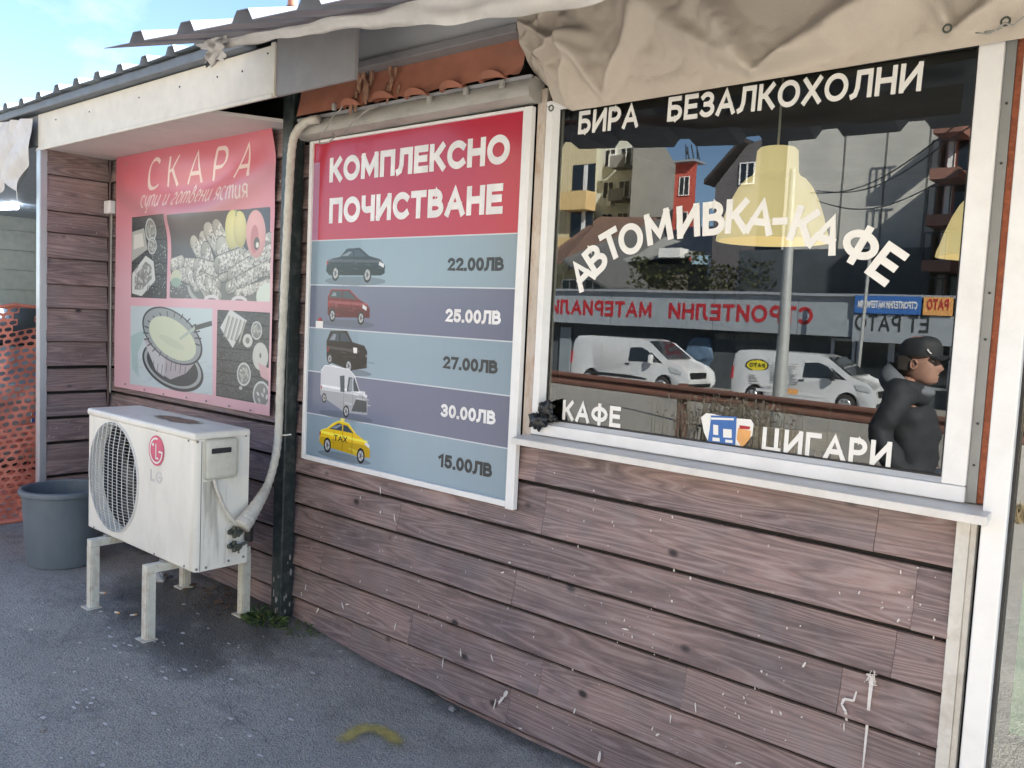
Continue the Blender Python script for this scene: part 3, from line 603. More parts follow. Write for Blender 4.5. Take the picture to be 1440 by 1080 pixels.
# torn white membrane strip under the edge of the canopy
LOWZ = [(-3.45, 1.03), (-3.0, .95), (-2.4, .905), (-1.9, .84), (-1.5, .79), (-1.0, .77), (1.4, .77)]
def rag(u, v):
    x = -3.15 + u * 2.35
    for (xa, za), (xb, zb) in zip(LOWZ, LOWZ[1:]):
        if xa <= x <= xb: zl = za + (zb - za) * (x - xa) / (xb - xa)
    k = min(int((x + 3.3) / .7833), 5); f = (x + 3.3) / .7833 - k; ye, ze, zk = [edge[k][q] + (edge[k + 1][q] - edge[k][q]) * f for q in (1, 2)] + [back[k][2] + (back[k + 1][2] - back[k][2]) * f]
    yy = max(-.77, ye + .06); hi_ = ze + (zk - ze) * (yy - ye) / (.9 - ye) - .014
    return (x, yy + .025 * noise.noise(Vector((x * 5, v * 2, 1))) + .02 * (1 - v), zl + (max(hi_, zl + .01) - zl) * v + .012 * noise.noise(Vector((x * 7, 0, 0))) * (1 - v))
MB().grid(90, 6, rag).build('membrane_strip', M['rag'], cafe, smooth='all')
def rag2(u, v):
    c = at(298, 66, -.78); return (c.x - .03 + u * .13 - v * .02, c.y + .03 * noise.noise(Vector((u * 5, v * 4, 2))), c.z + .03 - v * (.085 + .03 * noise.noise(Vector((u * 4, 0, 9)))))
MB().grid(14, 10, rag2).build('torn_membrane', M['rag'], cafe, smooth='all')
tuft = MB()
c = at(297, 80, -.44)
for k in range(14):
    a = Vector((random.uniform(-.02, .02), 0, random.uniform(-.03, .02))); tuft.tube([c + a, c + a + Vector((random.uniform(-.02, .02), -.01, random.uniform(-.02, .02)))], .004, 5)
tuft.build('wire_knot', M['pipe'], cafe)
ct = at(412, -10, 2.0); cbm = at(408, 14, 2.0)
chm = thing('chimney_pipe', (ct.x, 2.0, 1.4), 'rusty orange flue pipe sticking up behind the roof edge', 'chimney'); MB().tube([(ct.x, 2.0, 1.3), (ct.x, 2.0, ct.z + .3)], .045, 14).build('pipe', M['terra'], chm, smooth=True)
MB().tube([(ct.x, 2.0, cbm.z - .01), (ct.x, 2.0, cbm.z + .02)], .055, 14).build('collar', M['rustrail'], chm, smooth=True)
# end wall pieces behind the canopy: dark void, terracotta fascia, foam, cassette
MB().box((-3.45, .125, .9), (1.4, .16, 1.5)).build('upper_wall', mat('upper_wall', (.34, .34, .36), .8, var=.3), cafe)
tp = MB()
def terra(u, v):
    x = -3.42 + u * 1.37; z1 = 1.02 + .03 * u; z0 = .872 - .0 * u + .01
    bmp = .02 * max(0, math.sin(x * 2 * math.pi / .15)) * max(0, 1 - v * 6) if u > .38 else 0
    return (x, -.085 - bmp - .03 * (1 - v) + .004 * noise.noise(Vector((x * 5, v * 3, 0))), z0 + (z1 - z0) * v - (.012 * max(0, math.sin(x * 2 * math.pi / .15)) if v < .1 and u > .38 else 0))
tp.grid(120, 12, terra); tp.build('terracotta_fascia', M['terra'], cafe, smooth='all')
MB().box((-3.44, -.082, .80), (-2.03, -.002, .872)).build('fascia_packing', M['cassette'], cafe)
MB().box((-3.14, -.13, 1.046), (-2.05, -.10, 1.30)).build('grey_panel', M['roof_light'], cafe)
MB().box((-3.14, -.16, 1.012), (-2.05, -.05, 1.045)).build('grey_batten', M['fascia_grey'], cafe, bevel=.004)
for px, py in [(538, 136), (583, 132), (634, 122), (690, 108), (492, 146)]:
    c = at(px, py, -.125); te = MB(); lump_q = (c.x, c.y, c.z)
    te.grid(16, 10, lambda u, v: (c.x + .062 * math.cos(u * math.pi), c.y + .03 - v * .055 * math.sin(u * math.pi) ** .5, c.z - .012 + .040 * math.sin(u * math.pi) * (1 - .25 * v)))
    te.grid(16, 1, lambda u, v: (c.x + .062 * math.cos(u * math.pi), c.y + .03 - .055 * math.sin(u * math.pi) ** .5, c.z - .012 + v * .030 * math.sin(u * math.pi)))
    te.build('tile_end', M['terra'], cafe, smooth='all')
fm = MB()
for (px, py, r) in [(512, 90, .03), (505, 112, .026), (515, 128, .03), (500, 140, .025), (548, 92, .018), (550, 115, .016), (545, 130, .02), (522, 104, .02), (556, 100, .012), (560, 125, .012), (493, 148, .018)]:
    c = at(px, py, -.115)
    def bl(u, v, c=c, r=r):
        a, b = u * 2 * math.pi, v * math.pi; d = Vector((math.sin(b) * math.cos(a), math.sin(b) * math.sin(a) * .7, math.cos(b) * 1.2)); rr = r * (.8 + .8 * noise.noise(d * 2.6 + c * 20)); return c + Vector((d.x * .8, d.y * .35, d.z * 1.9)) * rr
    fm.grid(14, 9, bl)
fm.build('foam_blobs', M['foam'], cafe, smooth='all', kind='stuff')
ca = MB(); P0 = Vector((-3.45, -.10, .80)); 
for part_ in (0,):
    ring = [( -.075 + .0, .045), (-.10, .03), (-.112, 0), (-.105, -.028), (-.08, -.042), (-.04, -.044), (-.02, -.03), (-.02, .04)]
    i = len(ca.v)
    for x, dz in ((-3.43, .008), (-2.02, .014)):
        for y, z in ring: ca.v.append((x, y, .815 + z + dz))
    n = len(ring)
    for j in range(n): ca.f.append((i + j, i + (j + 1) % n, i + n + (j + 1) % n, i + n + j))
    ca.f.append(tuple(i + j for j in range(n))); ca.f.append(tuple(i + n + j for j in reversed(range(n))))
ca.build('awning_cassette', M['cassette'], cafe, smooth=True, recalc=True)
for px, py in [(604, 140), (706, 118), (470, 150), (655, 128)]: c = at(px, py, -.115); MB().box(c - Vector((.010, .008, .016)), c + Vector((.010, .008, .014))).build('cassette_bracket', M['cassette'], cafe, bevel=.003)
MB().box((-3.43, -.104, .862), (-2.02, -.088, .874)).build('cassette_rail', M['alu'], cafe)
wr = MB()
def wire(pts, y, r=.0035): wr.tube([at(px, py, yy) for (px, py), yy in zip(pts, y)], r, 5)
wire([(470, 160), (462, 175), (449, 195), (450, 202), (462, 200), (472, 192), (468, 188)], [-.14, -.145, -.15, -.15, -.15, -.15, -.14])
wire([(530, 150), (515, 155), (495, 172), (485, 186)], [-.13, -.14, -.15, -.13]); wire([(533, 149), (520, 152), (500, 168)], [-.13, -.16, -.15])
wire([(487, 140), (478, 155), (470, 162)], [-.12, -.14, -.14])
wr.build('loose_wire', M['wire'], cafe, smooth='all')
# price-board surround posts
MB().box((-3.415, -.034, -.72), (-3.375, -.004, .80)).build('weathered_batten', mat('weathered_wood', (.33, .27, .22), .8, var=.2, dirt=.6, dcol=(.14, .11, .09), ds=12, stretch=(1, 1, .2), bump=.5), cafe)
# ------------------------------------------------------------------ shop window
win = MB()
gx0, gx1, gz0, gz1 = -1.964, -.577, -.388, .772
win.box((WX0, -.035, gz1), (WX1, .04, WZ1)); win.box((WX0, -.035, gz0), (gx0, .04, gz1 - .001)); win.box((gx1, -.035, gz0), (WX1, .04, gz1 - .001)); win.box((WX0, -.036, WZ0), (WX1, .04, gz0 - .001))
frame = win.build('window', M['pvc'], cafe, bevel=.004)
# glazing beads that slope to the pane
bd = MB()
def bead(a, b, inn, w_=.012):
    a, b, inn = Vector(a), Vector(b), Vector(inn)
    bd.prism([a + Vector((0, -.001, 0)), a + Vector((0, -.030, 0)), a + inn * w_ + Vector((0, -.001, 0))], b - a)
bead((gx0, 0, gz0), (gx1, 0, gz0), (0, 0, 1), .014); bead((gx0, 0, gz1), (gx1, 0, gz1), (0, 0, -1)); bead((gx0, 0, gz0), (gx0, 0, gz1), (1, 0, 0)); bead((gx1, 0, gz0), (gx1, 0, gz1), (-1, 0, 0), .006)
bd.build('glazing_bead', M['pvc'], frame, recalc=True)
gk = MB(); gk.box((gx0, -.004, gz0), (gx0 + .016, -.002, gz1)).box((gx1 - .010, -.004, gz0), (gx1, -.002, gz1)).box((gx0, -.005, gz1 - .016), (gx1, -.0045, gz1)).box((gx0, -.005, gz0), (gx1, -.0045, gz0 + .018))
gk.build('gasket', M['black'], frame)
def glass_mat(name, base=.085, tint=(.75, .82, .84)):
    m = bpy.data.materials.new(name); m.use_nodes = True; n = m.node_tree.nodes; L = m.node_tree.links
    for x in list(n):
        if x.type == 'BSDF_PRINCIPLED': n.remove(x)
    t = n.new('ShaderNodeBsdfTransparent'); t.inputs[0].default_value = (*tint, 1); gl = n.new('ShaderNodeBsdfGlossy'); gl.inputs['Roughness'].default_value = .0; gl.inputs['Color'].default_value = (.92, .97, 1, 1)
    fr = n.new('ShaderNodeFresnel'); fr.inputs['IOR'].default_value = 1.5; mr = n.new('ShaderNodeMath'); mr.operation = 'MULTIPLY_ADD'; mr.inputs[1].default_value = 1.0; mr.inputs[2].default_value = base; mr.use_clamp = True
    L.new(fr.outputs[0], mr.inputs[0]); mxs = n.new('ShaderNodeMixShader'); L.new(mr.outputs[0], mxs.inputs[0]); L.new(t.outputs[0], mxs.inputs[1]); L.new(gl.outputs[0], mxs.inputs[2]); L.new(mxs.outputs[0], n['Material Output'].inputs[0])
    # very slight waviness of the pane
    nz_ = n.new('ShaderNodeTexNoise'); nz_.inputs['Scale'].default_value = 1.2; tt = n.new('ShaderNodeTexCoord'); L.new(tt.outputs['Object'], nz_.inputs['Vector']); bp = n.new('ShaderNodeBump'); bp.inputs['Strength'].default_value = .02; bp.inputs['Distance'].default_value = .02
    L.new(nz_.outputs[0], bp.inputs['Height']); L.new(bp.outputs[0], gl.inputs['Normal'])
    return m
GL = glass_mat('window_glass')
MB().quad((gx0 - .002, 0, gz0 - .002), (gx1 + .002, 0, gz0 - .002), (gx1 + .002, 0, gz1 + .002), (gx0 - .002, 0, gz1 + .002)).build('glass_pane', GL, frame)
def glass_text(s, b0, t0, b1, bold, gap, **k):
    a = at(*b0, -.001); t = at(*t0, -.001); b = at(*b1, -.001); ex = (b - a); W = ex.length; ex.normalize(); h = t.z - a.z
    text_mb(s, a, ex, (0, 0, 1), (0, -1, 0), h, W, bold=bold, gap=gap, **k).build('lettering', M['vinyl'], frame, recalc=False)
glass_text('БИРА', (812.8, 189.4), (814.4, 157), (897, 179), .19, .13, shear=.03)
glass_text('БЕЗАЛКОХОЛНИ', (938, 171.7), (941, 137), (1295, 128), .19, .13, shear=.03)
glass_text('КАФЕ', (791, 590), (793.5, 562), (872, 602), .2, .15)
glass_text('ЦИГАРИ', (1071, 634), (1073, 600), (1252, 659), .2, .15)
arch = [('А', 818, 385), ('В', 838, 364), ('Т', 860, 344), ('О', 887, 336), ('М', 926, 319), ('И', 968, 311), ('В', 1004, 307), ('К', 1037, 304), ('А', 1070, 305), ('-', 1097, 311), ('К', 1131, 317), ('А', 1163, 329), ('Ф', 1210, 345), ('Е', 1247, 371)]
lt = MB(); PP = [at(x, y, -.001) for _, x, y in arch]; pass
tops = MB()
for k, (ch, x, y) in enumerate(arch):
    a, b = PP[max(0, k - 1)], PP[min(len(PP) - 1, k + 1)]; ang = math.atan2(b.z - a.z, b.x - a.x); ang = max(-.75, min(.75, ang))
    if ch == '-': ang = 0.0
    p = PP[k].copy()
    text_mb(ch, p, (1, 0, 0), (0, 0, 1), (0, -1, 0), .108, None, bold=.2, gap=0, cond=.85, mb=lt, rot=ang, centre=True, thick=.0015)
lt.build('lettering', M['vinyl'], frame)
# cup sticker
cup = MB(); y_ = -.0012
def poly_px(pts, d, m, nm='sticker'): return MB().prism([at(px, py, y_ - d) for px, py in pts], (0, -.0004, 0)).build(nm, m, frame, recalc=True)
poly_px([(986, 587), (993, 581), (1003, 582), (1018, 586), (1030, 588), (1045, 589), (1056, 590), (1060, 596), (1058, 612), (1050, 622), (1042, 630), (1034, 629), (997, 623), (990, 608)], 0, M['vinyl'])
poly_px([(1000, 584), (1036, 586), (1034, 628), (1012, 625), (995, 622), (998, 604)], .0008, M['bluep'])
poly_px([(1038, 602), (1056, 606), (1055, 616), (1048, 625), (1043, 629), (1036, 618)], .0008, M['orangep'])
for (a, b, c, d) in [(1003, 597, 1010, 611), (1017, 603, 1029, 615), (1000, 587, 1032, 590), (1002, 615, 1012, 620), (1020, 618, 1030, 622)]: poly_px([(a, b), (c, b + 1), (c, d + 1), (a, d)], .0016, M['vinyl'])
poly_px([(1040, 598), (1055, 600), (1054, 604), (1040, 603)], .0016, M['red'])
# blackened rag stuffed into the corner of the frame
def lump(mb, c, r, sq=(1, 1, 1), seed=0, amp=.5, f=2.0):
    def fn(u, v):
        a, b = u * 2 * math.pi, v * math.pi; d = Vector((math.sin(b) * math.cos(a), math.sin(b) * math.sin(a), math.cos(b))); k = r * (1 + amp * noise.noise(d * f + Vector((seed, seed * 2, 0)))); return (c[0] + d.x * k * sq[0], c[1] + d.y * k * sq[1], c[2] + d.z * k * sq[2])
    return mb.grid(20, 12, fn)
rg_ = MB(); lump(rg_, at(768, 575, -.035), .030, (1, .6, 1), 3, .8, 3); lump(rg_, at(757, 592, -.045), .032, (1.2, .6, .8), 8, .9, 3); lump(rg_, at(775, 588, -.03), .02, (1.3, .6, .7), 5, .9, 3)
tag(rg_.build('plastic_rag', M['black'], smooth='all'), 'crumpled black plastic rag stuffed in the lower left corner of the shop window', 'rag')
# sill and trims
MB().hexa([(-2.03, -.105, -.470), (-.447, -.105, -.470), (-.447, .0, -.456), (-2.03, .0, -.456), (-2.03, -.105, -.446), (-.447, -.105, -.446), (-.447, -.0, -.433), (-2.03, 0, -.433)]).build('window_sill', M['sill'], cafe, bevel=.003)
MB().box((-2.040, -.030, -.448), (-1.998, -.004, .84)).build('peeling_mullion', M['peel'], cafe, bevel=.003)
MB().box((-.516, -.022, -.43), (-.492, -.004, .80)).build('zinc_strip', M['grey_strip'], cafe)
zs = MB()
for z in (.60, .45, .12, .0, -.22, -.33): zs.cyl((-.504, -.0225, z), (0, -1, 0), .0035, .002, 8)
zs.build('zinc_screws', M['dark'], cafe, kind='stuff')
MB().box((-.4915, -.016, -.43), (-.470, -.004, .80)).build('brick_reveal', M['brick'], cafe)
MB().box((-.530, -.036, -1.72), (-.497, -.004, -.472)).box((-.497, -.030, -1.72), (-.482, -.004, -.472)).build('white_batten', M['pvc_old'], cafe, bevel=.002)
# ------------------------------------------------------------------ door at the right
dr = MB(); dr.box((-.469, -.055, -1.70), (-.412, .03, .95)).box((-.412, -.055, -1.72), (.40, .03, -1.60)).box((.34, -.055, -1.60), (.40, .03, .95)).box((-.412, -.055, .88), (.34, .03, .95))
door = dr.build('door', M['pvc'], cafe, bevel=.004)
MB().quad((-.412, -.012, -1.60), (.34, -.012, -1.60), (.34, -.012, .88), (-.412, -.012, .88)).build('glass_pane', glass_mat('door_glass', .22, (.6, .66, .66)), door)
MB().box((-.412, -.03, -1.6), (-.404, -.0125, .88)).build('gasket', M['black'], door)
MB().box((-.372, .004, -1.02), (-.12, .006, -.58)).build('green_notice', mat('green_paper', (.12, .45, .12), .6), door)
# ------------------------------------------------------------------ café interior
room = MB(); rx0, rx1, ry0, ry1, rz0, rz1 = -3.4, .6, .12, 4.5, -1.5, 1.2
room.quad((rx0, ry1, rz0), (rx1, ry1, rz0), (rx1, ry1, rz1), (rx0, ry1, rz1)); room.quad((rx0, ry0, rz0), (rx0, ry1, rz0), (rx0, ry1, rz1), (rx0, ry0, rz1)); room.quad((rx1, ry0, rz0), (rx1, ry0, rz1), (rx1, ry1, rz1), (rx1, ry1, rz0))
room.quad((rx0, ry0, rz1), (rx0, ry1, rz1), (rx1, ry1, rz1), (rx1, ry0, rz1)); room.quad((rx0, ry0, rz0 + .001), (rx1, ry0, rz0 + .001), (rx1, ry1, rz0 + .001), (rx0, ry1, rz0 + .001))
room.build('interior_wall', M['interior'], cafe)
def pendant(p, label, sc=1.0):
    t = thing('pendant_lamp', p, label, 'lamp', 'yellow pendant lamps inside the cafe window')
    prof = [(.022, .305), (.062, .303), (.071, .294), (.076, .225), (.084, .212), (.104, .202), (.128, .175), (.150, .135), (.170, .085), (.184, .04), (.193, .018), (.196, .0), (.188, .0), (.165, .08), (.12, .165), (.07, .21), (.066, .29)]
    MB().lathe([(r * sc * .92, z * sc) for r, z in prof], p, 40).build('lamp_shade', M['lampshade'], t, smooth=True)
    MB().tube([Vector(p) + Vector((0, 0, .3 * sc)), Vector(p) + Vector((0, 0, 1.19 - p[2]))], .0045, 6).build('cord', M['cord'], t)
    MB().lathe([(.0, .08), (.02, .075), (.03, .05), (.02, .02), (0, .01)], (p[0], p[1], p[2] + .06), 16).build('bulb', M['vinyl'], t, smooth='all')
    return t
a = at(1085, 340, .42); pendant((a.x, a.y, a.z), 'yellow bell-shaped pendant lamp behind the middle of the shop window', 1.08)
a = at(1398, 362, .75); pendant((a.x, a.y, a.z), 'yellow pendant lamp half cut off by the right edge of the window frame', 1.0)
def chair(loc, rot, label):
    t = thing('cafe_chair', loc, label, 'chair', 'wooden chairs inside the cafe')
    mk = lambda nm, *bx: [None for _ in (0,)] and None
    def bx(nm, a, b):
        o = MB().box(a, b).build(nm, M['darkwood'], None, bevel=.004); o.parent = t; return o
    bx('seat', (-.22, -.22, .45), (.22, .22, .48))
    for x in (-.2, .17):
        bx('leg', (x, -.22, 0), (x + .035, -.185, .45)); bx('leg', (x, .185, 0), (x + .035, .22, 1.02))
    bx('top_rail', (-.165, .188, .93), (.17, .216, 1.02)); bx('lower_rail', (-.165, .19, .55), (.17, .214, .60))
    for k in range(5): bx('back_slat', (-.145 + k * .06, .195, .60), (-.115 + k * .06, .21, .93))
    t.rotation_euler.z = rot; return t
a = at(1283, 610, .62); chair((a.x, .62, -1.5), math.pi, 'dark slatted wooden chair just inside the window, near its right corner')
a = at(1190, 640, 1.25); chair((-1.55, 1.35, -1.5), .3, 'dark slatted wooden chair deeper inside the cafe')
tb = thing('cafe_table', (-1.15, 1.25, -1.5), 'dark square table deep inside the cafe behind the window', 'table')
MB().box((-1.5, .95, -.78), (-.8, 1.6, -.75)).build('table_top', M['darkwood'], tb, bevel=.004); MB().tube([(-1.15, 1.25, -1.5), (-1.15, 1.25, -.78)], .03, 12).build('leg', M['black'], tb); MB().cyl((-1.15, 1.25, -1.498), Z1, .22, .02).build('foot', M['black'], tb)

# ------------------------------------------------------------------ tarpaulin over the window
_f = lambda a, b: (at(*a, -.12).x, at(*a, -.12).z, at(*b, -.12).x, at(*b, -.12).z)
FOLDS = [(*_f((1047, 97), (1240, -10)), .045, .075), (*_f((1047, 97), (985, -5)), .05, .06), (*_f((1047, 97), (900, 10)), .045, .045), (*_f((834, 135), (900, 20)), .03, .05), (*_f((834, 135), (800, 40)), .025, .045), (*_f((780, 152), (812, 60)), .022, .05),
         (*_f((1332, 40), (1300, -30)), .03, .04), (*_f((1332, 40), (1420, -20)), .03, .04), (*_f((740, 95), (800, 60)), .018, .05), (*_f((740, 35), (810, 75)), .018, .04), (*_f((1047, 97), (1150, 60)), .02, .03), (*_f((740, 60), (775, 20)), .015, .035)]
def tarp_pt(u, v):
    # u along x, v from the lower hem up
    x = -2.045 + u * 1.75; x0 = x
    zb = .735 + .012 * (x + 1.85) / 1.35
    if x < -1.86: zb = .735 + (.16 * ((-1.86 - x) / .185)) * (0.6 if x > -1.95 else 1)
    zt = 1.20; z = zb + (zt - zb) * v
    p = Vector((x * 1.0, z * 1.0, 0))
    f = 0
    for (ax, az, bx_, bz_, wd_, amp) in FOLDS:      # folds that run up from the nails
        dx, dz = bx_ - ax, bz_ - az; l2 = dx * dx + dz * dz; t = ((x - ax) * dx + (z - az) * dz) / l2; tt_ = max(0, min(1.1, t))
        d = math.hypot(x - ax - dx * tt_, z - az - dz * tt_); wv = wd_ * (.35 + .9 * tt_); f += amp * math.exp(-(d / wv) ** 2) * min(1, .25 + tt_ * 2.5)
    f += .030 * noise.noise(Vector((x * 3.5, z * 5 + x * 2, 1))) * (0.35 + v)
    lf = max(0, 1 - (x + 2.045) / .5); r1 = noise.noise(Vector((x * 11, z * 9, 4))); f += lf * (.035 * abs(r1) + .006 * noise.noise(Vector((x * 22, z * 17, 6))))
    f += .012 * abs(noise.noise(Vector((x * 9, z * 11, 9)))) + .007 * abs(noise.noise(Vector((x * 22, z * 20, 2))))
    hem = min(1, v * 9)
    return (x, -.052 - .06 * lf * min(1, v * 4) - max(0, f) * (.25 + .75 * hem) - .05 * v, z)
tarp = thing('tarpaulin', (-1.2, -.06, .74), 'wrinkled beige tarpaulin nailed along the top of the shop window', 'tarpaulin')
MB().grid(220, 90, tarp_pt).build('sheet', M['tarp'], tarp, smooth='all')
for px, py in [(738, 35), (735, 93), (775, 152), (834, 135), (1047, 97), (1332, 40), (1414, 30)]:
    c = at(px, py, -.062 if py > 90 else -.09); gr = MB(); gr.tube([(c.x + .010 * math.cos(k * math.pi / 5), c.y, c.z + .010 * math.sin(k * math.pi / 5)) for k in range(11)], .0028, 6); gr.build('eyelet', M['brass'], tarp)
wr2 = MB(); wr2.tube([at(1385, 45, -.09), at(1400, 43, -.10), at(1413, 32, -.10), at(1425, 36, -.10), at(1440, 24, -.11), at(1460, 20, -.11)], .003, 6); wr2.tube([at(1372, 46, -.09), at(1390, 48, -.1), at(1410, 40, -.1)], .002, 5)
wr2.build('tie_wire', M['wire'], tarp, smooth='all')
# ragged white cloth at the left end
cl = MB()
def rag3(u, v):
    tl, tr, bl_, br = Vector((-6.35, 0, 1.10)), Vector((-5.60, 0, 1.05)), Vector((-6.35, 0, .66)), Vector((-5.72, 0, .66))
    p = tl.lerp(tr, u).lerp(bl_.lerp(br, u), v); k = noise.noise(Vector((u * 3, v * 2, 5)))
    zz = p.z - (.10 * max(0, u - .80) * 5 * v) + .03 * math.sin(u * 13) * v
    return (p.x + .03 * k, -.455 - .06 * abs(noise.noise(Vector((u * 4 + v * 2, v * 1.5, 2)))) - .03 * math.sin(u * 16 + v * 4) * v, zz)
tag(cl.grid(50, 24, rag3).build('hanging_cloth', M['rag'], smooth='all'), 'torn white cloth hanging from the eave at the far left', 'cloth')

# ------------------------------------------------------------------ price board
board = thing('price_board', (-2.72, -.03, -.79), 'tall white-framed car wash price board with red heading and five price rows', 'sign')
BY = -.044
q = [at(448, 203, BY), at(740, 154, BY), at(710, 700, BY), at(433, 639, BY)]
bx0, bx1 = -3.372, -2.088; bz1 = .765; bz0 = -.702
fr = MB(); fr.box((bx0 - .022, -.056, bz0 - .022), (bx0, -.030, bz1 + .012)).box((bx1, -.056, bz0 - .030), (bx1 + .042, -.030, bz1 + .012)).box((bx0, -.056, bz0 - .024), (bx1, -.030, bz0)).box((bx0, -.056, bz1), (bx1, -.030, bz1 + .012))
fr.build('frame', M['pvc'], board, bevel=.003)
PW, PH = 880, 1000
pic = Pic(PW, PH, (.3, .4, .5))
def bz(v): return (bz1 - v) / (bz1 - bz0) * PH
def bxp(x): return (x - bx0) / (bx1 - bx0) * PW
lines = [at(445, 337.7, BY).z, at(442.6, 400, BY).z, at(439, 460, BY).z, at(437, 521, BY).z, at(435, 580, BY).z]
LI, DA = (.27, .36, .43), (.165, .18, .26)
def srgb(c): return c
pic.rect(0, 0, PW, bz(lines[0]), (.46, .032, .060)); pic.rect(0, 60, 32, bz(lines[0]), (.42, .20, .32));  # violet strip at the left: a gloss reflection painted into the print
seq = [bz(z) for z in lines] + [PH]
for k in range(5):
    pic.rect(0, seq[k], PW, seq[k + 1], LI if k % 2 == 0 else DA); pic.rect(0, seq[k], PW, seq[k] + 3, (.62, .66, .7))
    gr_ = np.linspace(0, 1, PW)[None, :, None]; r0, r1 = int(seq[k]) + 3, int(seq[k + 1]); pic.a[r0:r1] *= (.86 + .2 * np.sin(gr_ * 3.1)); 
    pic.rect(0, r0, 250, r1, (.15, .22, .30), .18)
def car_pic(cx, cy, s, body, kind):
    vf = {'sedan': .74, 'mpv': .86, 'suv': .87, 'van': .68, 'taxi': .76}[kind]; P = lambda pts: [(cx + x * s, cy - y * s * vf) for x, y in pts]
    dk = tuple(c * .35 for c in body); lt_ = tuple(min(1, c * 1.9 + .08) for c in body)
    pic.ell(cx, cy + 5, s * .52, s * .05, (.1, .12, .15), al=.6)
    if kind == 'sedan': out = [(-.5, .12), (-.49, .26), (-.4, .31), (-.26, .33), (-.14, .45), (.08, .46), (.24, .34), (.42, .29), (.5, .21), (.5, .09), (.44, .06), (-.44, .06)]; gl = [(-.26, .33), (-.13, .425), (.07, .43), (.2, .335)]
    elif kind == 'mpv': out = [(-.42, .1), (-.43, .36), (-.36, .48), (.02, .48), (.2, .35), (.38, .27), (.43, .2), (.43, .08), (-.36, .06)]; gl = [(-.39, .36), (-.34, .455), (0, .455), (.17, .34)]
    elif kind == 'suv': out = [(-.4, .12), (-.42, .4), (-.34, .56), (.0, .58), (.12, .42), (.36, .38), (.42, .3), (.42, .06), (.1, .0), (-.38, .1)]; gl = [(-.38, .41), (-.3, .54), (-.02, .55), (.08, .42)]
    elif kind == 'van': out = [(-.5, .3), (-.5, .74), (-.42, .84), (.05, .82), (.16, .72), (.26, .45), (.38, .38), (.42, .28), (.42, .06), (.0, .04), (-.46, .26)]; gl = [(.02, .42), (.05, .68), (.16, .68), (.26, .45)]
    else: out = [(-.5, .16), (-.48, .34), (-.34, .4), (-.22, .5), (-.1, .56), (.08, .54), (.22, .4), (.44, .3), (.5, .18), (.5, .06), (.3, .04), (-.44, .1)]; gl = [(-.3, .4), (-.12, .52), (.06, .5), (.18, .4)]
    pic.poly(P(out), body); ys = [p[1] for p in out]; mid = (min(ys) + max(ys)) * .5
    low = [(x, min(y, mid - .06)) for x, y in out]; pic.poly(P(low), dk, .55)
    pic.poly(P([(out[1][0] + .02, mid), (out[-3][0] - .05, mid - .02), (out[-3][0] - .05, mid + .02), (out[1][0] + .02, mid + .045)]), lt_, .6)
    pic.poly(P(gl), (.05, .07, .09)); gm = sum(p[0] for p in gl) / 4; pic.poly(P([(gm, gl[0][1]), (gm + .02, gl[0][1]), (gm + .02, gl[1][1]), (gm, gl[1][1])]), body)
    pic.poly(P([(gl[0][0] + .03, gl[0][1] + .02), (gl[1][0] + .03, gl[1][1] - .02), (gl[1][0] + .08, gl[1][1] - .02), (gl[0][0] + .14, gl[0][1] + .02)]), (.35, .4, .45), .6)
    x0_, x1_ = out[0][0], out[-4][0]
    for q in range(14): xx = x0_ + (x1_ - x0_) * random.random(); yy = random.uniform(min(ys) + .04, mid); ln = random.uniform(.04, .16); pic.poly(P([(xx, yy), (xx + ln, yy - .01), (xx + ln, yy + .006), (xx, yy + .014)]), lt_ if q % 2 else dk, .35)
    for xx in (gm + .01, gm + .2, gm - .16): pic.poly(P([(xx, min(ys) + .03), (xx + .006, min(ys) + .03), (xx + .006, gl[0][1]), (xx, gl[0][1])]), (.01, .01, .012), .7)
    top = [(x, y) for x, y in out if y > mid]; pic.line(P(top), 2.2, lt_, .75)
    pic.poly(P([(out[-4][0] - .09, mid + .0), (out[-4][0] - .01, mid - .04), (out[-4][0] - .02, mid - .09), (out[-4][0] - .1, mid - .05)]), (.75, .77, .8), .9); pic.poly(P([(out[0][0] + .005, mid + .02), (out[0][0] + .03, mid + .02), (out[0][0] + .03, mid - .04), (out[0][0] + .005, mid - .04)]), (.4, .02, .02), .9)
    if kind == 'van': pic.poly(P([(-.02, .4), (-.1, .4), (-.12, .68), (-.03, .7)]), (.06, .08, .1)); wh = [(-.42, .24, .06), (.02, .06, .075)]; pic.poly(P([(.2, .3), (.4, .3), (.41, .1), (.12, .08)]), (.06, .07, .08))
    elif kind == 'suv': wh = [(-.34, .14, .07), (.06, .06, .09)]; pic.poly(P([(.14, .34), (.22, .34), (.22, .26), (.15, .26)]), (.8, .8, .8)); pic.poly(P([(.26, .33), (.4, .32), (.4, .2), (.27, .2)]), (.02, .02, .02)); pic.poly(P([(-.34, .06), (-.1, .03), (-.1, .01), (-.34, .04)]), (.75, .75, .75))
    elif kind == 'taxi': wh = [(-.33, .12, .095), (.33, .06, .095)]; pic.poly(P([(-.08, .56), (.0, .56), (0, .61), (-.08, .61)]), (.8, .7, .2)); pic.text('ТАХ', cx - s * .2, cy - s * .17, s * .07, s * .26, (.03, .03, .03), .2)
    else: wh = [(-.33 if kind == 'sedan' else -.32, .09, .085), (.22 if kind == 'sedan' else .26, .07, .085)]
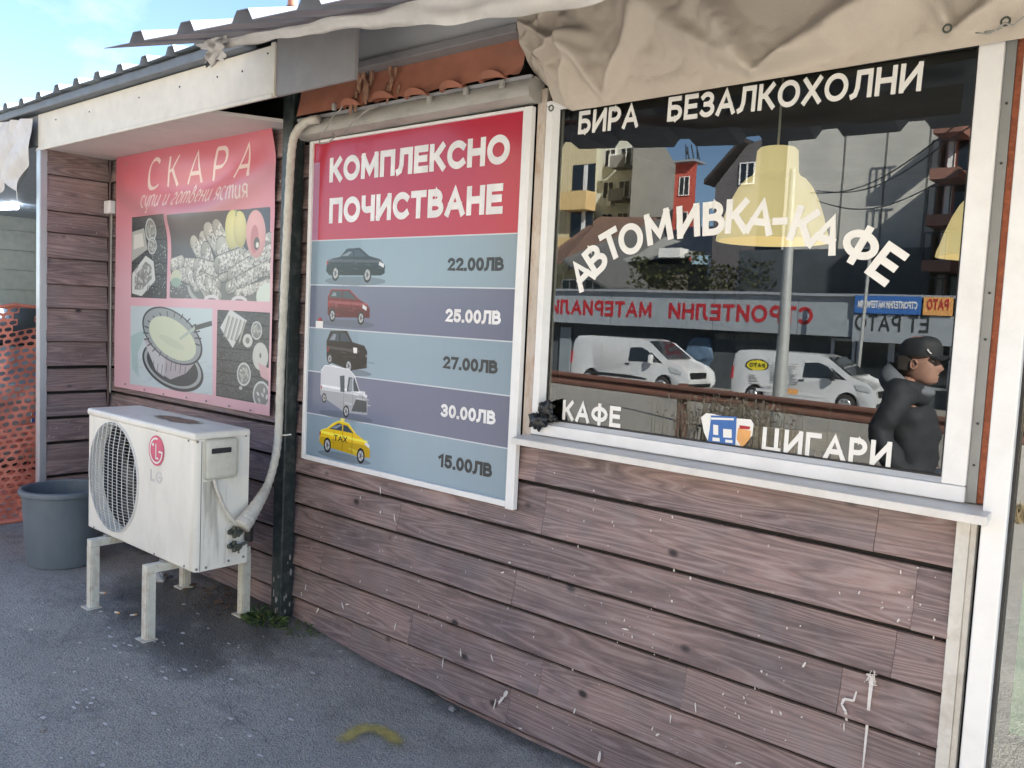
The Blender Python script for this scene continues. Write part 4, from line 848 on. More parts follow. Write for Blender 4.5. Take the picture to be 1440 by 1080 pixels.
    for wx, wy, r in wh:
        pic.ell(cx + wx * s, cy - wy * s * vf, r * s * .78, r * s, (.015, .015, .018)); pic.ell(cx + wx * s, cy - wy * s * vf, r * s * .52, r * s * .68, (.45, .46, .48)); pic.ell(cx + wx * s, cy - wy * s * vf, r * s * .2, r * s * .28, (.08, .08, .09))
        for kk in range(5): an = kk * 1.257; pic.line([(cx + wx * s, cy - wy * s * vf), (cx + wx * s + math.cos(an) * r * s * .5, cy - wy * s * vf + math.sin(an) * r * s * .65)], 2.5, (.12, .12, .13))
def board_xy(px, py): p = at(px, py, BY); return bxp(p.x), bz(p.z)
for (px, py, pxl, pxr, col, kind) in [(498, 393, 457, 539, (.02, .026, .036), 'sedan'), (489, 453, 458, 520, (.16, .010, .018), 'mpv'), (486, 520, 455, 516, (.018, .014, .013), 'suv'), (485, 583, 452, 517, (.55, .58, .62), 'van'), (483, 641, 449, 521, (.78, .52, .02), 'taxi')]:
    cx, cy = board_xy(px, py); w0 = board_xy(pxl, py)[0]; w1 = board_xy(pxr, py)[0]; car_pic(cx, cy, (w1 - w0) * (1 if kind in ('sedan', 'taxi') else 1.12), col, kind)
pic.blur(1)
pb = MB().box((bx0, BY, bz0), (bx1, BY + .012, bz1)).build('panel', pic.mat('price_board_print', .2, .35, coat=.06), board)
set_uv(pb, lambda c: ((c.x - bx0) / (bx1 - bx0), (c.z - bz0) / (bz1 - bz0)))
def board_text(s, b0, t0, b1, m, bold, gap=.13, cond=1):
    a = at(*b0, BY - .001); t = at(*t0, BY - .001); b = at(*b1, BY - .001)
    text_mb(s, (a.x, BY - .0005, a.z), (1, 0, 0), (0, 0, 1), (0, -1, 0), t.z - a.z, b.x - a.x, bold=bold, gap=gap, thick=.0006).build('lettering', m, board)
board_text('КОМПЛЕКСНО', (463, 257), (465, 222), (716, 232), M['whiteink'], .25, .09); board_text('ПОЧИСТВАНЕ', (462.5, 314.5), (463.5, 279), (706, 301), M['whiteink'], .25, .09)
for s, b0, t0, b1, m in [('22.00ЛВ', (629, 381), (630, 362.6), (708, 380), M['ink']), ('25.00ЛВ', (626, 452.5), (627, 434), (704, 455), M['whiteink']), ('27.00ЛВ', (622.5, 518), (624, 500.5), (699.5, 524.5), M['ink']), ('30.00ЛВ', (619.5, 585.6), (621, 567.5), (696.5, 597), M['whiteink']), ('15.00ЛВ', (616, 656), (617.5, 637.5), (691.5, 670), M['ink'])]:
    board_text(s, b0, t0, b1, m, .24, .08)
st_ = at(448, 455, BY - .001)
MB().box((st_.x - .02, BY - .002, st_.z - .02), (st_.x + .035, BY - .0008, st_.z + .012)).build('sticker', M['vinyl'], board); MB().box((st_.x, BY - .003, st_.z + .0125), (st_.x + .02, BY - .0008, st_.z + .026)).build('sticker_tab', M['red'], board)

# ------------------------------------------------------------------ food banner
W_, H_ = 1000, 870
fx0, fx1, fz1, fz0 = -5.395, -3.68, .872, -.553
bp_ = Pic(W_, H_, (1, 1, 1))
vv = np.linspace(0, 1, H_)[:, None, None]; top_, low_ = np.array((.60, .15, .19)), np.array((.68, .42, .47)); k_ = np.clip((vv - .1) * 2.2, 0, 1); bp_.a = np.ones((H_, W_, 1)) * (top_ * (1 - k_) + low_ * k_)
def fxy(px, py): p = at(px, py, -.05); return (p.x - fx0) / (fx1 - fx0) * W_, (fz1 - p.z) / (fz1 - fz0) * H_
def frect(a, b, c, d, e, f, g_, h, col): P = [fxy(a, b), fxy(c, d), fxy(e, f), fxy(g_, h)]; bp_.poly(P, col); xs = [p[0] for p in P]; ys = [p[1] for p in P]; return min(xs), min(ys), max(xs), max(ys)
CREAM = (.78, .62, .57)
x0, y0 = fxy(203, 273); x1, _ = fxy(352, 258); bp_.text('СКАРА', x0, y0 - 8, 118, x1 - x0, CREAM, .15, .50, .36, pen=.6)
for s_x, s_y, e_x in ((0, 0, 0),): pass
x0, y0 = fxy(200, 297); x1, _ = fxy(352, 288); bp_.text('супи и готвени ястия', x0, y0 - 6, 92, x1 - x0 - 12, CREAM, .13, .06, .25, pen=.4)
def clipbox(b, fn):     # draw inside a window only
    keep = bp_.a.copy(); fn(); n = bp_.a; x0, y0, x1, y1 = [int(v) for v in b]; out = keep; out[y0:y1, x0:x1] = n[y0:y1, x0:x1]; bp_.a = out
def woodbg(b):
    x0, y0, x1, y1 = [int(v) for v in b]; h = y1 - y0; w_ = x1 - x0; gnz = rng.normal(0, 1, (h, w_)); 
    for _ in range(14): gnz = (gnz + np.roll(gnz, 1, 1) + np.roll(gnz, -1, 1)) / 3
    base = .06 + .10 * gnz; base[:, :] += .02; 
    for k in range(0, h, max(20, h // 7)): base[k:k + 3] *= .3
    bp_.a[y0:y1, x0:x1] = np.clip(base, .015, .3)[..., None] * np.array((.9, 1.0, 1.02))
def plate(cx, cy, r, food=(.42, .44, .40), n=26):
    bp_.ell(cx, cy, r, r, (.55, .58, .56), noise_=.03); bp_.ell(cx, cy, r * .84, r * .84, (.20, .21, .20)); 
    for _ in range(n): fk = random.uniform(.6, 1.25); a = random.random() * 6.3; q = random.random() ** .5 * r * .66; bp_.ell(cx + math.cos(a) * q, cy + math.sin(a) * q, r * .2, r * .12, tuple(c * fk for c in food), random.random() * 3, shade=.4)
bA = frect(185, 306, 234, 303, 234, 417, 184, 418, (.06, .07, .07)); 
def A():
    woodbg(bA); x0, y0, x1, y1 = bA; w_ = x1 - x0; h = y1 - y0
    bp_.poly([(x0, y0 + h * .18), (x0 + w_ * .35, y0 + h * .14), (x0 + w_ * .45, y0 + h * .4), (x0, y0 + h * .55)], (.40, .42, .38)); bp_.poly([(x0 + w_ * .06, y0 + h * .22), (x0 + w_ * .3, y0 + h * .2), (x0 + w_ * .35, y0 + h * .36), (x0 + w_ * .05, y0 + h * .4)], (.62, .62, .56))
    plate(x0 + w_ * .55, y0 + h * .17, w_ * .16); plate(x0 + w_ * .58, y0 + h * .36, w_ * .12)
    P = [(.02, .95), (.02, .7), (.4, .48), (.62, .55), (.68, .78), (.3, .98)]; bp_.poly([(x0 + a * w_, y0 + b * h) for a, b in P], (.60, .63, .60)); P = [(.1, .9), (.1, .74), (.4, .55), (.55, .6), (.58, .76), (.3, .9)]; bp_.poly([(x0 + a * w_, y0 + b * h) for a, b in P], (.22, .25, .22))
    for k in range(60): bp_.ell(x0 + random.uniform(.12, .55) * w_, y0 + random.uniform(.6, .88) * h, 10, 4, (random.uniform(.2, .6),) * 3, random.random() * 3)
    for k in range(50): bp_.ell(x0 + random.uniform(.6, .95) * w_, y0 + random.uniform(.35, .95) * h, 2.2, 2.2, (.45, .47, .45))
clipbox(bA, A)
bB = frect(240, 303, 379, 291, 379, 424, 240, 419, (.085, .083, .09))
def B():
    x0, y0, x1, y1 = bB; w_ = x1 - x0; h = y1 - y0; Q = lambda a, b: (x0 + a * w_, y0 + b * h)
    bp_.rect(x0, y0 + h * .8, x1, y1, (.12, .12, .12))
    for k in range(80): p = Q(random.uniform(0, .35), random.uniform(.72, .98)); bp_.ell(*p, 3, 2, (.4, .42, .4))
    p = Q(.62, .85); bp_.ell(*p, w_ * .42, h * .30, (.38, .40, .37)); bp_.ell(p[0], p[1] - 8, w_ * .4, h * .27, (.16, .17, .16))
    def sausage(a, b, c, d, r, col, tex=.18):
        A_, B_ = Q(a, b), Q(c, d); L_ = math.hypot(B_[0] - A_[0], B_[1] - A_[1]); n = int(L_ / 6) + 1; nx, ny = -(B_[1] - A_[1]) / L_, (B_[0] - A_[0]) / L_
        for t in range(n + 1): bp_.ell(A_[0] + (B_[0] - A_[0]) * t / n, A_[1] + (B_[1] - A_[1]) * t / n, r * 1.06, r * 1.08, (.05, .05, .05))
        for t in range(n + 1): bp_.ell(A_[0] + (B_[0] - A_[0]) * t / n, A_[1] + (B_[1] - A_[1]) * t / n, r, r, tuple(v * .75 for v in col), shade=.5)
        for _ in range(int(L_ * r / 14)):
            t = random.random(); o_ = random.uniform(-.85, .85); px_ = A_[0] + (B_[0] - A_[0]) * t + nx * r * o_; py_ = A_[1] + (B_[1] - A_[1]) * t + ny * r * o_; g_ = random.choice([.16, .3, .45, .58, .66, .72]) * (1 - .35 * max(0, (py_ - (A_[1] + (B_[1] - A_[1]) * t)) / r)); bp_.ell(px_, py_, random.uniform(3, 7), random.uniform(2, 4.5), (g_, g_ * .98, g_ * .9), random.random() * 3, al=.8)
    C = (.50, .49, .43)
    for (a, b, c, d, r) in [(.10, .60, .36, .62, 26), (.06, .66, .3, .80, 24), (.34, .50, .36, .30, 26), (.42, .22, .52, .42, 30), (.50, .18, .56, .36, 26), (.26, .34, .36, .56, 24), (.38, .44, .42, .58, 30), (.54, .40, .6, .56, 34), (.66, .42, .74, .52, 30), (.30, .62, .56, .70, 28), (.34, .76, .5, .84, 24),
        (.52, .60, .72, .52, 30), (.98, .34, .72, .60, 22), (1.0, .46, .64, .72, 24), (1.0, .62, .62, .86, 22), (.20, .68, .30, .86, 18), (.28, .72, .4, .94, 18), (.4, .8, .52, .96, 18), (1.0, .8, .7, .93, 16), (.02, .6, .12, .56, 22)]:
        kk_ = random.uniform(.75, 1.15); sausage(a, b, c, d, r, tuple(v * kk_ for v in C))
    p = Q(.07, .76); bp_.ell(*p, 36, 30, (.50, .53, .38), noise_=.04); bp_.ell(p[0], p[1] + 14, 34, 16, (.26, .36, .30))
    p = Q(.67, .14); bp_.ell(p[0] - 14, p[1] + 22, 42, 62, (.66, .62, .28), .1, shade=.35); bp_.ell(p[0] + 26, p[1] + 22, 36, 58, (.62, .57, .26), -.1, shade=.4); bp_.line([(p[0] + 4, p[1] - 20), (p[0] + 8, p[1] - 44)], 9, (.35, .42, .22))
    p = Q(.86, .24); bp_.ell(p[0], p[1] + 10, 52, 74, (.68, .36, .34), -.15, shade=.25); bp_.ell(p[0] - 6, p[1] + 26, 22, 44, (.50, .2, .2)); bp_.ell(p[0] + 6, p[1] + 40, 16, 20, (.12, .1, .09)); bp_.ell(p[0] + 10, p[1] + 44, 8, 9, (.7, .68, .6))
    for cx in (.45, .72): p = Q(cx, 1.0); bp_.ell(*p, 44, 16, (.62, .6, .6)); bp_.ell(p[0], p[1] + 4, 30, 10, (.25, .2, .2))
    p = Q(.98, .95); bp_.ell(*p, 60, 44, (.62, .68, .60))
clipbox(bB, B)
bC = frect(183, 430, 298, 434, 298, 556, 182, 540, (.50, .60, .62))
def Cc():
    x0, y0, x1, y1 = bC; w_ = x1 - x0; h = y1 - y0; Q = lambda a, b: (x0 + a * w_, y0 + b * h)
    for k in range(34): p = Q(random.random(), random.uniform(.62, 1)); bp_.line([p, (p[0] + random.uniform(30, 80), p[1] - random.uniform(8, 22))], 2.5, (.34, .42, .45), .5)
    bp_.poly([Q(.0, .4), Q(.18, .3), Q(.2, .36), Q(.1, .6), Q(.12, .9), Q(.03, .8)], (.28, .44, .42), .55)
    p = Q(.53, .70); bp_.ell(*p, w_ * .37, h * .27, (.05, .06, .065), .12); bp_.ell(p[0], p[1] - 3, w_ * .345, h * .245, (.34, .38, .38), .12); bp_.ell(p[0], p[1] - 3, w_ * .31, h * .22, (.06, .07, .075), .12)
    bp_.poly([Q(.17, .40), Q(.88, .52), Q(.70, .76), Q(.52, .86), Q(.34, .78)], (.40, .38, .40)); bp_.poly([Q(.17, .42), Q(.45, .6), Q(.44, .84), Q(.34, .78)], (.52, .54, .56), .7)
    for k in range(9): p = Q(.3 + k * .055, .78 + .03 * math.sin(k)); bp_.line([p, (p[0] + 6, p[1] - 34)], 4, (.1, .11, .12))
    p = Q(.52, .34); bp_.ell(*p, w_ * .37, h * .30, (.05, .06, .065), .22); bp_.ell(*p, w_ * .352, h * .285, (.30, .34, .35), .22)
    for k in range(22): a = k * 6.283 / 22; bp_.line([(p[0] + math.cos(a) * w_ * .28, p[1] + math.sin(a) * h * .22), (p[0] + math.cos(a) * w_ * .35, p[1] + math.sin(a) * h * .285)], 5, (.07, .08, .09))
    bp_.ell(*Q(.53, .37), w_ * .29, h * .225, (.58, .64, .48), .22, noise_=.015); bp_.ell(*Q(.53, .42), w_ * .16, h * .05, (.44, .5, .4), .2, al=.4)
    bp_.line([Q(.98, .16), Q(.80, .23)], 17, (.09, .10, .10)); bp_.line([Q(.80, .23), Q(.63, .37)], 11, (.42, .50, .44))
clipbox(bC, Cc)
bD = frect(305, 437, 377, 440, 376, 569, 304, 557, (.06, .07, .07))
def D():
    woodbg(bD); x0, y0, x1, y1 = bD; w_ = x1 - x0; h = y1 - y0; Q = lambda a, b: (x0 + a * w_, y0 + b * h)
    bp_.poly([Q(.06, .2), Q(.25, -.02), Q(.58, .1), Q(.32, .42)], (.58, .60, .58)); 
    for k in range(5): a = Q(.14 + k * .075, .2 + k * .012); bp_.line([(a[0], a[1] + 30), (a[0] + 30, a[1] - 40)], 11, (.24, .25, .22)); bp_.line([(a[0] + 3, a[1] + 26), (a[0] + 32, a[1] - 40)], 3, (.5, .5, .45))
    plate(*Q(.76, .2), w_ * .10); bp_.ell(*Q(.6, .32), w_ * .09, w_ * .075, (.55, .57, .52)); bp_.ell(*Q(.6, .32), w_ * .04, w_ * .035, (.2, .22, .2)); bp_.ell(*Q(.84, .48), w_ * .14, w_ * .15, (.52, .54, .50)); bp_.ell(*Q(.84, .47), 5, 8, (.15, .15, .15)); bp_.poly([Q(.8, .55), Q(1, .6), Q(1, .74), Q(.86, .7)], (.56, .36, .38))
    plate(*Q(.55, .70), w_ * .13); plate(*Q(.88, .9), w_ * .15, (.5, .5, .5), 6); bp_.ell(*Q(.5, .86), 9, 6, (.5, .5, .45))
clipbox(bD, D)
# darker band along the sagging fold, drawn into the print
bp_.blur(1)
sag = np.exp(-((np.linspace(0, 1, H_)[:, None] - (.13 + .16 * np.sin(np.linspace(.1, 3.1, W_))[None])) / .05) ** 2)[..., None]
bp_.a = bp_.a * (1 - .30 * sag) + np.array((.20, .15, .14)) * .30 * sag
banner = thing('food_banner', (-4.5, -.04, -.55), 'faded pink banner with food photos hung on the alcove wall', 'banner')
def bann(u, v):
    x = fx0 + (fx1 - fx0) * u + (0 if v > .0 else 0); z = fz0 + (fz1 - fz0) * v
    if u > .9: x -= (u - .9) * .9 * max(0, v - .9) * 3
    dv = (1 - v) - (.10 + .17 * math.sin(u * 3.1)); y = -.046 - .030 * math.exp(-(dv / .07) ** 2) * math.sin(u * math.pi) + .012 * math.exp(-((dv + .09) / .05) ** 2) * math.sin(u * math.pi)
    y -= .012 * max(0, noise.noise(Vector((u * 3, v * 2.5, 7)))) + .010 * max(0, v - .6) * u * math.sin(v * 30 + u * 9)
    return (x, y, z)
bo = MB().grid(80, 64, bann).build('sheet', bp_.mat('food_banner_print', .32, .5), banner, smooth='all')
me = bo.data; uvl = me.uv_layers.new(name='uv'); vid = np.empty(len(me.loops), int); me.loops.foreach_get('vertex_index', vid); uu = np.stack([(vid // 65) / 80, (vid % 65) / 64], 1).astype(np.float32); uvl.data.foreach_set('uv', uu.ravel())
sc_ = MB()
for px, py in [(176, 540), (203, 548), (230, 554), (262, 559), (290, 564), (322, 571), (352, 577), (388, 583), (393, 480), (395, 255), (178, 230)]: c = at(px, py, -.058); sc_.cyl(c, (0, -1, 0), .006, .003, 8)
sc_.build('nail_heads', M['stone'], banner)

# ------------------------------------------------------------------ downpipe and insulated hose
dp = thing('downpipe', (-3.5, -.06, -1.53), 'dark green square drainpipe in the corner between banner and price board', 'drainpipe')
MB().box((-3.545, -.105, -1.54), (-3.462, -.034, 1.02)).build('pipe', M['pipe'], dp, bevel=.008, seg=3)
pk = MB()
for k in range(16):
    z = -1.50 + abs(random.gauss(0, .16)); y = random.choice([0, 1])
    c = Vector((random.uniform(-3.53, -3.475), -.1055, z)) if y else Vector((-3.4615, random.uniform(-.095, -.045), z)); r = random.uniform(.003, .010)
    pts = [c + (Vector((math.cos(a) * r * random.uniform(.5, 1.2), 0, math.sin(a) * r * 1.8)) if y else Vector((0, math.cos(a) * r * .7, math.sin(a) * r * 2))) for a in [k2 * 1.047 for k2 in range(6)]]
    pk.prism(pts, (0, -.0006 * (1 + k % 4), 0) if y else (.0006 * (1 + k % 4), 0, 0))
pk.build('peeled_patches', M['stone'], dp, kind='stuff', recalc=True)
MB().tube([at(391, 612, -.115), at(400, 612, -.118), at(409, 611, -.115)], .0035, 5).build('cable_tie', M['vinyl'], dp)
hp = [((447, 168), -.14), ((432, 171), -.14), ((418, 184), -.14), ((411, 205), -.135), ((407, 260), -.125), ((403, 340), -.125), ((399, 430), -.125), ((395, 520), -.125), ((392, 600), -.13), ((388, 640), -.16), ((378, 678), -.22), ((366, 702), -.30), ((352, 724), -.37), ((340, 740), -.42)]
hpts = [at(*p, y) for p, y in hp]
def smoothpts(P, n=6):
    out = []
    for k in range(len(P) - 1):
        p0, p1, p2, p3 = P[max(0, k - 1)], P[k], P[k + 1], P[min(len(P) - 1, k + 2)]
        for j in range(n):
            t = j / n; out.append(.5 * ((2 * p1) + (p2 - p0) * t + (2 * p0 - 5 * p1 + 4 * p2 - p3) * t * t + (3 * p1 - p0 - 3 * p2 + p3) * t ** 3))
    return out + [P[-1]]
H = smoothpts(hpts, 10)
tag(MB().tube(H, [.0185 + .0018 * (k % 3 == 0) + (.022 * max(0, (k - 100) / 30)) for k in range(len(H))], 14).build('insulated_hose', M['hose'], smooth='all'), 'taped white insulated pipe running down beside the drainpipe to the air conditioner', 'hose')

# ------------------------------------------------------------------ air conditioner
AX0, AX1, AY0, AY1, AZ0, AZ1 = -4.43, -3.385, -.615, -.345, -1.180, -.560
ac = thing('air_conditioner', (-3.9, -.48, AZ0), 'old white outdoor air conditioner unit with round grille on a metal stand', 'air conditioner')
bm = bmesh.new()
fcx, fcz, FR = -4.145, -.872, .262
# casing shell with a round opening in the front
cs = MB(); nseg = 64
ringp = [(fcx + FR * 1.0 * math.cos(2 * math.pi * k / nseg), fcz + FR * 1.04 * math.sin(2 * math.pi * k / nseg)) for k in range(nseg)]
def edgept(k):
    a = 2 * math.pi * k / nseg; dx, dz = math.cos(a), math.sin(a); ts = []
    if dx > 1e-9: ts.append((AX1 - .03 - fcx) / dx)
    if dx < -1e-9: ts.append((AX0 + .012 - fcx) / dx)
    if dz > 1e-9: ts.append((AZ1 - .04 - fcz) / dz)
    if dz < -1e-9: ts.append((AZ0 + .012 - fcz) / dz)
    t = min(ts); return (fcx + dx * t, fcz + dz * t)
for k in range(nseg):
    a, b = ringp[k], ringp[(k + 1) % nseg]; c, d = edgept((k + 1) % nseg), edgept(k)
    cs.quad((a[0], AY0, a[1]), (b[0], AY0, b[1]), (c[0], AY0, c[1]), (d[0], AY0, d[1]))
    cs.quad((a[0], AY0, a[1]), (a[0] * .97 + fcx * .03, AY0 + .06, a[1] * .97 + fcz * .03), (b[0] * .97 + fcx * .03, AY0 + .06, b[1] * .97 + fcz * .03), (b[0], AY0, b[1]))
# corner fills of the front
cx0, cx1, cz0, cz1 = AX0 + .012, AX1 - .03, AZ0 + .012, AZ1 - .04
for (X, Z) in ((cx0, cz0), (cx0, cz1), (cx1, cz0), (cx1, cz1)):
    best = sorted(range(nseg), key=lambda k: (edgept(k)[0] - X) ** 2 + (edgept(k)[1] - Z) ** 2)
    k1 = best[0]; k2 = min([k for k in best[1:6] if (k - k1) % nseg in (1, nseg - 1)], key=lambda k: (edgept(k)[0] - X) ** 2 + (edgept(k)[1] - Z) ** 2)
    cs.quad((edgept(k1)[0], AY0, edgept(k1)[1]), (X, AY0, Z), (edgept(k2)[0], AY0, edgept(k2)[1]))
# rounded frame round the front plate, sides and back, as a swept section
def rr(y, ins, topd=0):
    x0, x1, z0, z1 = AX0 + ins * .4, AX1 - ins, AZ0 + ins * .4, AZ1 - .012 - ins * .9; return [(x0, y, z0), (x1, y, z0), (x1, y, z1), (x0, y, z1)]
loops = [rr(AY0, .03), rr(AY0 + .003, .016), rr(AY0 + .012, .005), rr(AY0 + .03, 0), rr(AY1, 0)]
# tie the front loop to the plate edge
loops[0] = [(cx0, AY0, cz0), (cx1, AY0, cz0), (cx1, AY0, cz1), (cx0, AY0, cz1)]
i = len(cs.v)
for lp in loops: cs.v += lp
for k in range(len(loops) - 1):
    for j in range(4): cs.f.append((i + k * 4 + j, i + k * 4 + (j + 1) % 4, i + k * 4 + 4 + (j + 1) % 4, i + k * 4 + 4 + j))
cs.f.append(tuple(i + (len(loops) - 1) * 4 + j for j in range(4)))
casing = cs.build('casing', M['ac'], ac, smooth=True, recalc=True)
lid = MB(); lid.box((AX0 - .005, AY0 - .006, AZ1 - .036), (AX1 + .005, AY1 + .004, AZ1)).build('lid', M['ac'], ac, bevel=.012, seg=4, smooth=True)
def rust_mat():
    m = mat('rust_patch', (.27, .17, .12), .8, var=.3, vs=30); n = m.node_tree.nodes; L = m.node_tree.links; b = n['Principled BSDF']
    t = n.new('ShaderNodeTexCoord'); q = n.new('ShaderNodeTexNoise'); q.inputs['Scale'].default_value = 9; q.inputs['Detail'].default_value = 8; L.new(t.outputs['Object'], q.inputs['Vector'])
    sp_ = n.new('ShaderNodeSeparateXYZ'); L.new(t.outputs['Object'], sp_.inputs[0])
    def vm(op, a, bv, c=None):
        z = n.new('ShaderNodeMath'); z.operation = op
        for k, v in enumerate((a, bv)):
            if isinstance(v, (int, float)): z.inputs[k].default_value = v
            else: L.new(v, z.inputs[k])
        return z.outputs[0]
    dx = vm('DIVIDE', vm('SUBTRACT', sp_.outputs[0], -3.80), .19); dy = vm('DIVIDE', vm('SUBTRACT', sp_.outputs[1], -.475), .06)
    d = vm('ADD', vm('ADD', vm('MULTIPLY', dx, dx), vm('MULTIPLY', dy, dy)), vm('MULTIPLY', vm('SUBTRACT', q.outputs[0], .5), 2.5))
    r = n.new('ShaderNodeMapRange'); r.inputs[1].default_value = 1.3; r.inputs[2].default_value = .5; L.new(d, r.inputs[0]); L.new(r.outputs[0], b.inputs['Alpha']); return m
MB().quad((-4.1, -.58, AZ1 + .0008), (-3.5, -.58, AZ1 + .0008), (-3.5, -.37, AZ1 + .0008), (-4.1, -.37, AZ1 + .0008)).build('rust_patch', rust_mat(), ac)
# fan chamber
MB().lathe([(FR * .97, 0), (FR * .97, -.18), (0.001, -.18)], (0, 0, 0), 48)
ch = MB(); 
for k in range(48):
    a0, a1 = 2 * math.pi * k / 48, 2 * math.pi * (k + 1) / 48; r = FR * .96
    p = lambda a, y: (fcx + r * math.cos(a), y, fcz + r * 1.04 * math.sin(a)); ch.quad(p(a0, AY0 + .06), p(a1, AY0 + .06), p(a1, AY0 + .21), p(a0, AY0 + .21)); ch.quad(p(a0, AY0 + .21), p(a1, AY0 + .21), (fcx, AY0 + .21, fcz))
ch.build('fan_chamber', M['fins'], ac)
fn = MB()
for k in range(3):
    def bl(u, v, k=k):
        a = k * 2.094 + u * 1.25; r = .05 + v * .185; return (fcx + r * math.cos(a), AY0 + .08 + .07 * u + .01 * v, fcz + r * math.sin(a))
    fn.grid(8, 5, bl)
fn.tube([(fcx, AY0 + .07, fcz), (fcx, AY0 + .17, fcz)], .055, 20); fn.build('fan', M['finmat'], ac, smooth=True)
gw = MB(); yb = AY0 - .004
def dome(x, z): r = math.hypot(x - fcx, (z - fcz) / 1.04) / FR; return yb - .020 * (1 - min(1, r) ** 4)
def wire_line(pts, r=.0010): gw.tube(pts, r, 4, caps=False)
for k in range(-17, 18):
    z = fcz + k * .0152; hw = math.sqrt(max(0, (FR * .99) ** 2 - ((z - fcz) / 1.04) ** 2))
    if hw > .02: wire_line([(fcx + hw * t, dome(fcx + hw * t, z), z) for t in (-1, -.75, -.5, -.25, 0, .25, .5, .75, 1)])
for k in range(-5, 6):
    x = fcx + k * .047; hh = math.sqrt(max(0, (FR * .99) ** 2 - (x - fcx) ** 2)) * 1.04; wire_line([(x, dome(x, fcz + hh * t) - .002, fcz + hh * t) for t in (-1, -.6, -.3, 0, .3, .6, 1)], .002)
for rr_k, tr in ((1.0, .004), (.965, .002)): wire_line([(fcx + FR * rr_k * math.cos(a * math.pi / 24), yb + .001, fcz + FR * rr_k * 1.04 * math.sin(a * math.pi / 24)) for a in range(49)], tr)
gw.build('fan_grille', M['grille'], ac, smooth=True)
# logo
lc = Vector((-3.712, AY0 - .0015, -.682)); LR = .070
lg = MB(); lg.prism([lc + Vector((LR * math.cos(a * math.pi / 20), 0, LR * math.sin(a * math.pi / 20))) for a in range(40)], (0, -.002, 0)); logo = lg.build('logo_disc', M['pink'], ac, recalc=True)
def flat_stroke(pts, w_, closed=False, mb=None, y=lc.y - .003):
    Lp, Rp = outline(pts, closed, w_); n = len(pts)
    for q in range(n if closed else n - 1):
        r = (q + 1) % n; mb.quad((Lp[q][0], y, Lp[q][1]), (Rp[q][0], y, Rp[q][1]), (Rp[r][0], y, Rp[r][1]), (Lp[r][0], y, Lp[r][1]))
lm = MB(); gpts = [(lc.x + LR * .80 * math.cos(R_(a)), lc.z + LR * .80 * math.sin(R_(a))) for a in range(75, 361, 9)] + [(lc.x + LR * .80, lc.z - .002), (lc.x + LR * .34, lc.z - .002)]
flat_stroke(gpts, .0042, mb=lm); flat_stroke([(lc.x, lc.z + .032), (lc.x, lc.z - .034), (lc.x + .024, lc.z - .034)], .0042, mb=lm, y=lc.y - .0034); lm.tube([(lc.x - .026, lc.y - .003, lc.z + .026), (lc.x - .026, lc.y - .0042, lc.z + .026)], .008, 12)
lm.build('logo_mark', M['vinyl'], ac, recalc=False)
text_mb('LG', (-3.77, AY0 - .0005, -.83), (1, 0, 0), (0, 0, 1), (0, -1, 0), .055, .11, bold=.22, gap=.15, thick=.0006).build('faded_lettering', M['faded'], ac)
# side panel, cover with grip, valves
SX = AX1
MB().box((SX, AY0 + .035, AZ0 + .005), (SX + .0015, AY0 + .037, AZ1 - .04)).build('panel_seam', M['dark'], ac)
cov = MB(); cov.box((SX, -.572, -.772), (SX + .022, -.410, -.592)); cover = cov.build('service_cover', M['ac_cover'], ac, bevel=.018, seg=3, smooth=True)
MB().box((SX + .0205, -.545, -.655), (SX + .024, -.450, -.632)).build('grip_slot', M['dark'], cover, bevel=.004)
MB().box((SX, -.448, -1.125), (SX + .003, -.362, -.975)).build('valve_plate', M['ac'], ac, bevel=.002)
vl = MB()
for z in (-1.02, -1.085):
    vl.tube([(SX, -.43, z), (SX + .045, -.43, z)], .013, 8); vl.tube([(SX + .03, -.46, z + .005), (SX + .03, -.395, z - .005)], .011, 8); vl.tube([(SX + .03, -.43, z + .025), (SX + .03, -.43, z - .025)], .010, 6); vl.tube([(SX + .05, -.43, z), (SX + .062, -.43, z)], .017, 6)
    vl.tube([(SX + .03, -.395, z), (SX + .035, -.37, z + .01), (SX + .04, -.36, -1.03)], .008, 8)
vl.build('valve', M['brass'], ac, smooth=True)
cb_ = smoothpts([Vector((SX + .012, -.525, -.770)), Vector((SX + .03, -.518, -.82)), Vector((SX + .045, -.49, -.90)), Vector((SX + .05, -.45, -.96)), Vector((SX + .05, -.415, -.985)), Vector((SX + .045, -.37, -.99))], 6)
MB().tube(cb_, .0085, 8).build('power_cable', M['hose'], ac, smooth='all')
MB().box((SX + .02, -.375, -1.07), (SX + .06, -.350, -.985)).build('black_strap', M['black'], ac, bevel=.004)
sw_ = MB()
for (y, z) in [(-.60, -.60), (-.365, -.59), (-.595, -1.165), (-.55, -1.165), (-.44, -1.155), (-.365, -1.15), (-.39, -1.125)]: sw_.tube([(SX, y, z), (SX + .004, y, z)], .006, 8)
for (x, z) in [(-4.33, -.585), (-3.71, -.590), (-3.43, -.600), (-4.35, -1.165), (-3.72, -1.165), (-3.45, -1.16)]: sw_.tube([(x, AY0 - .001, z), (x, AY0 - .004, z)], .005, 8)
sw_.build('screws', M['stone'], ac)
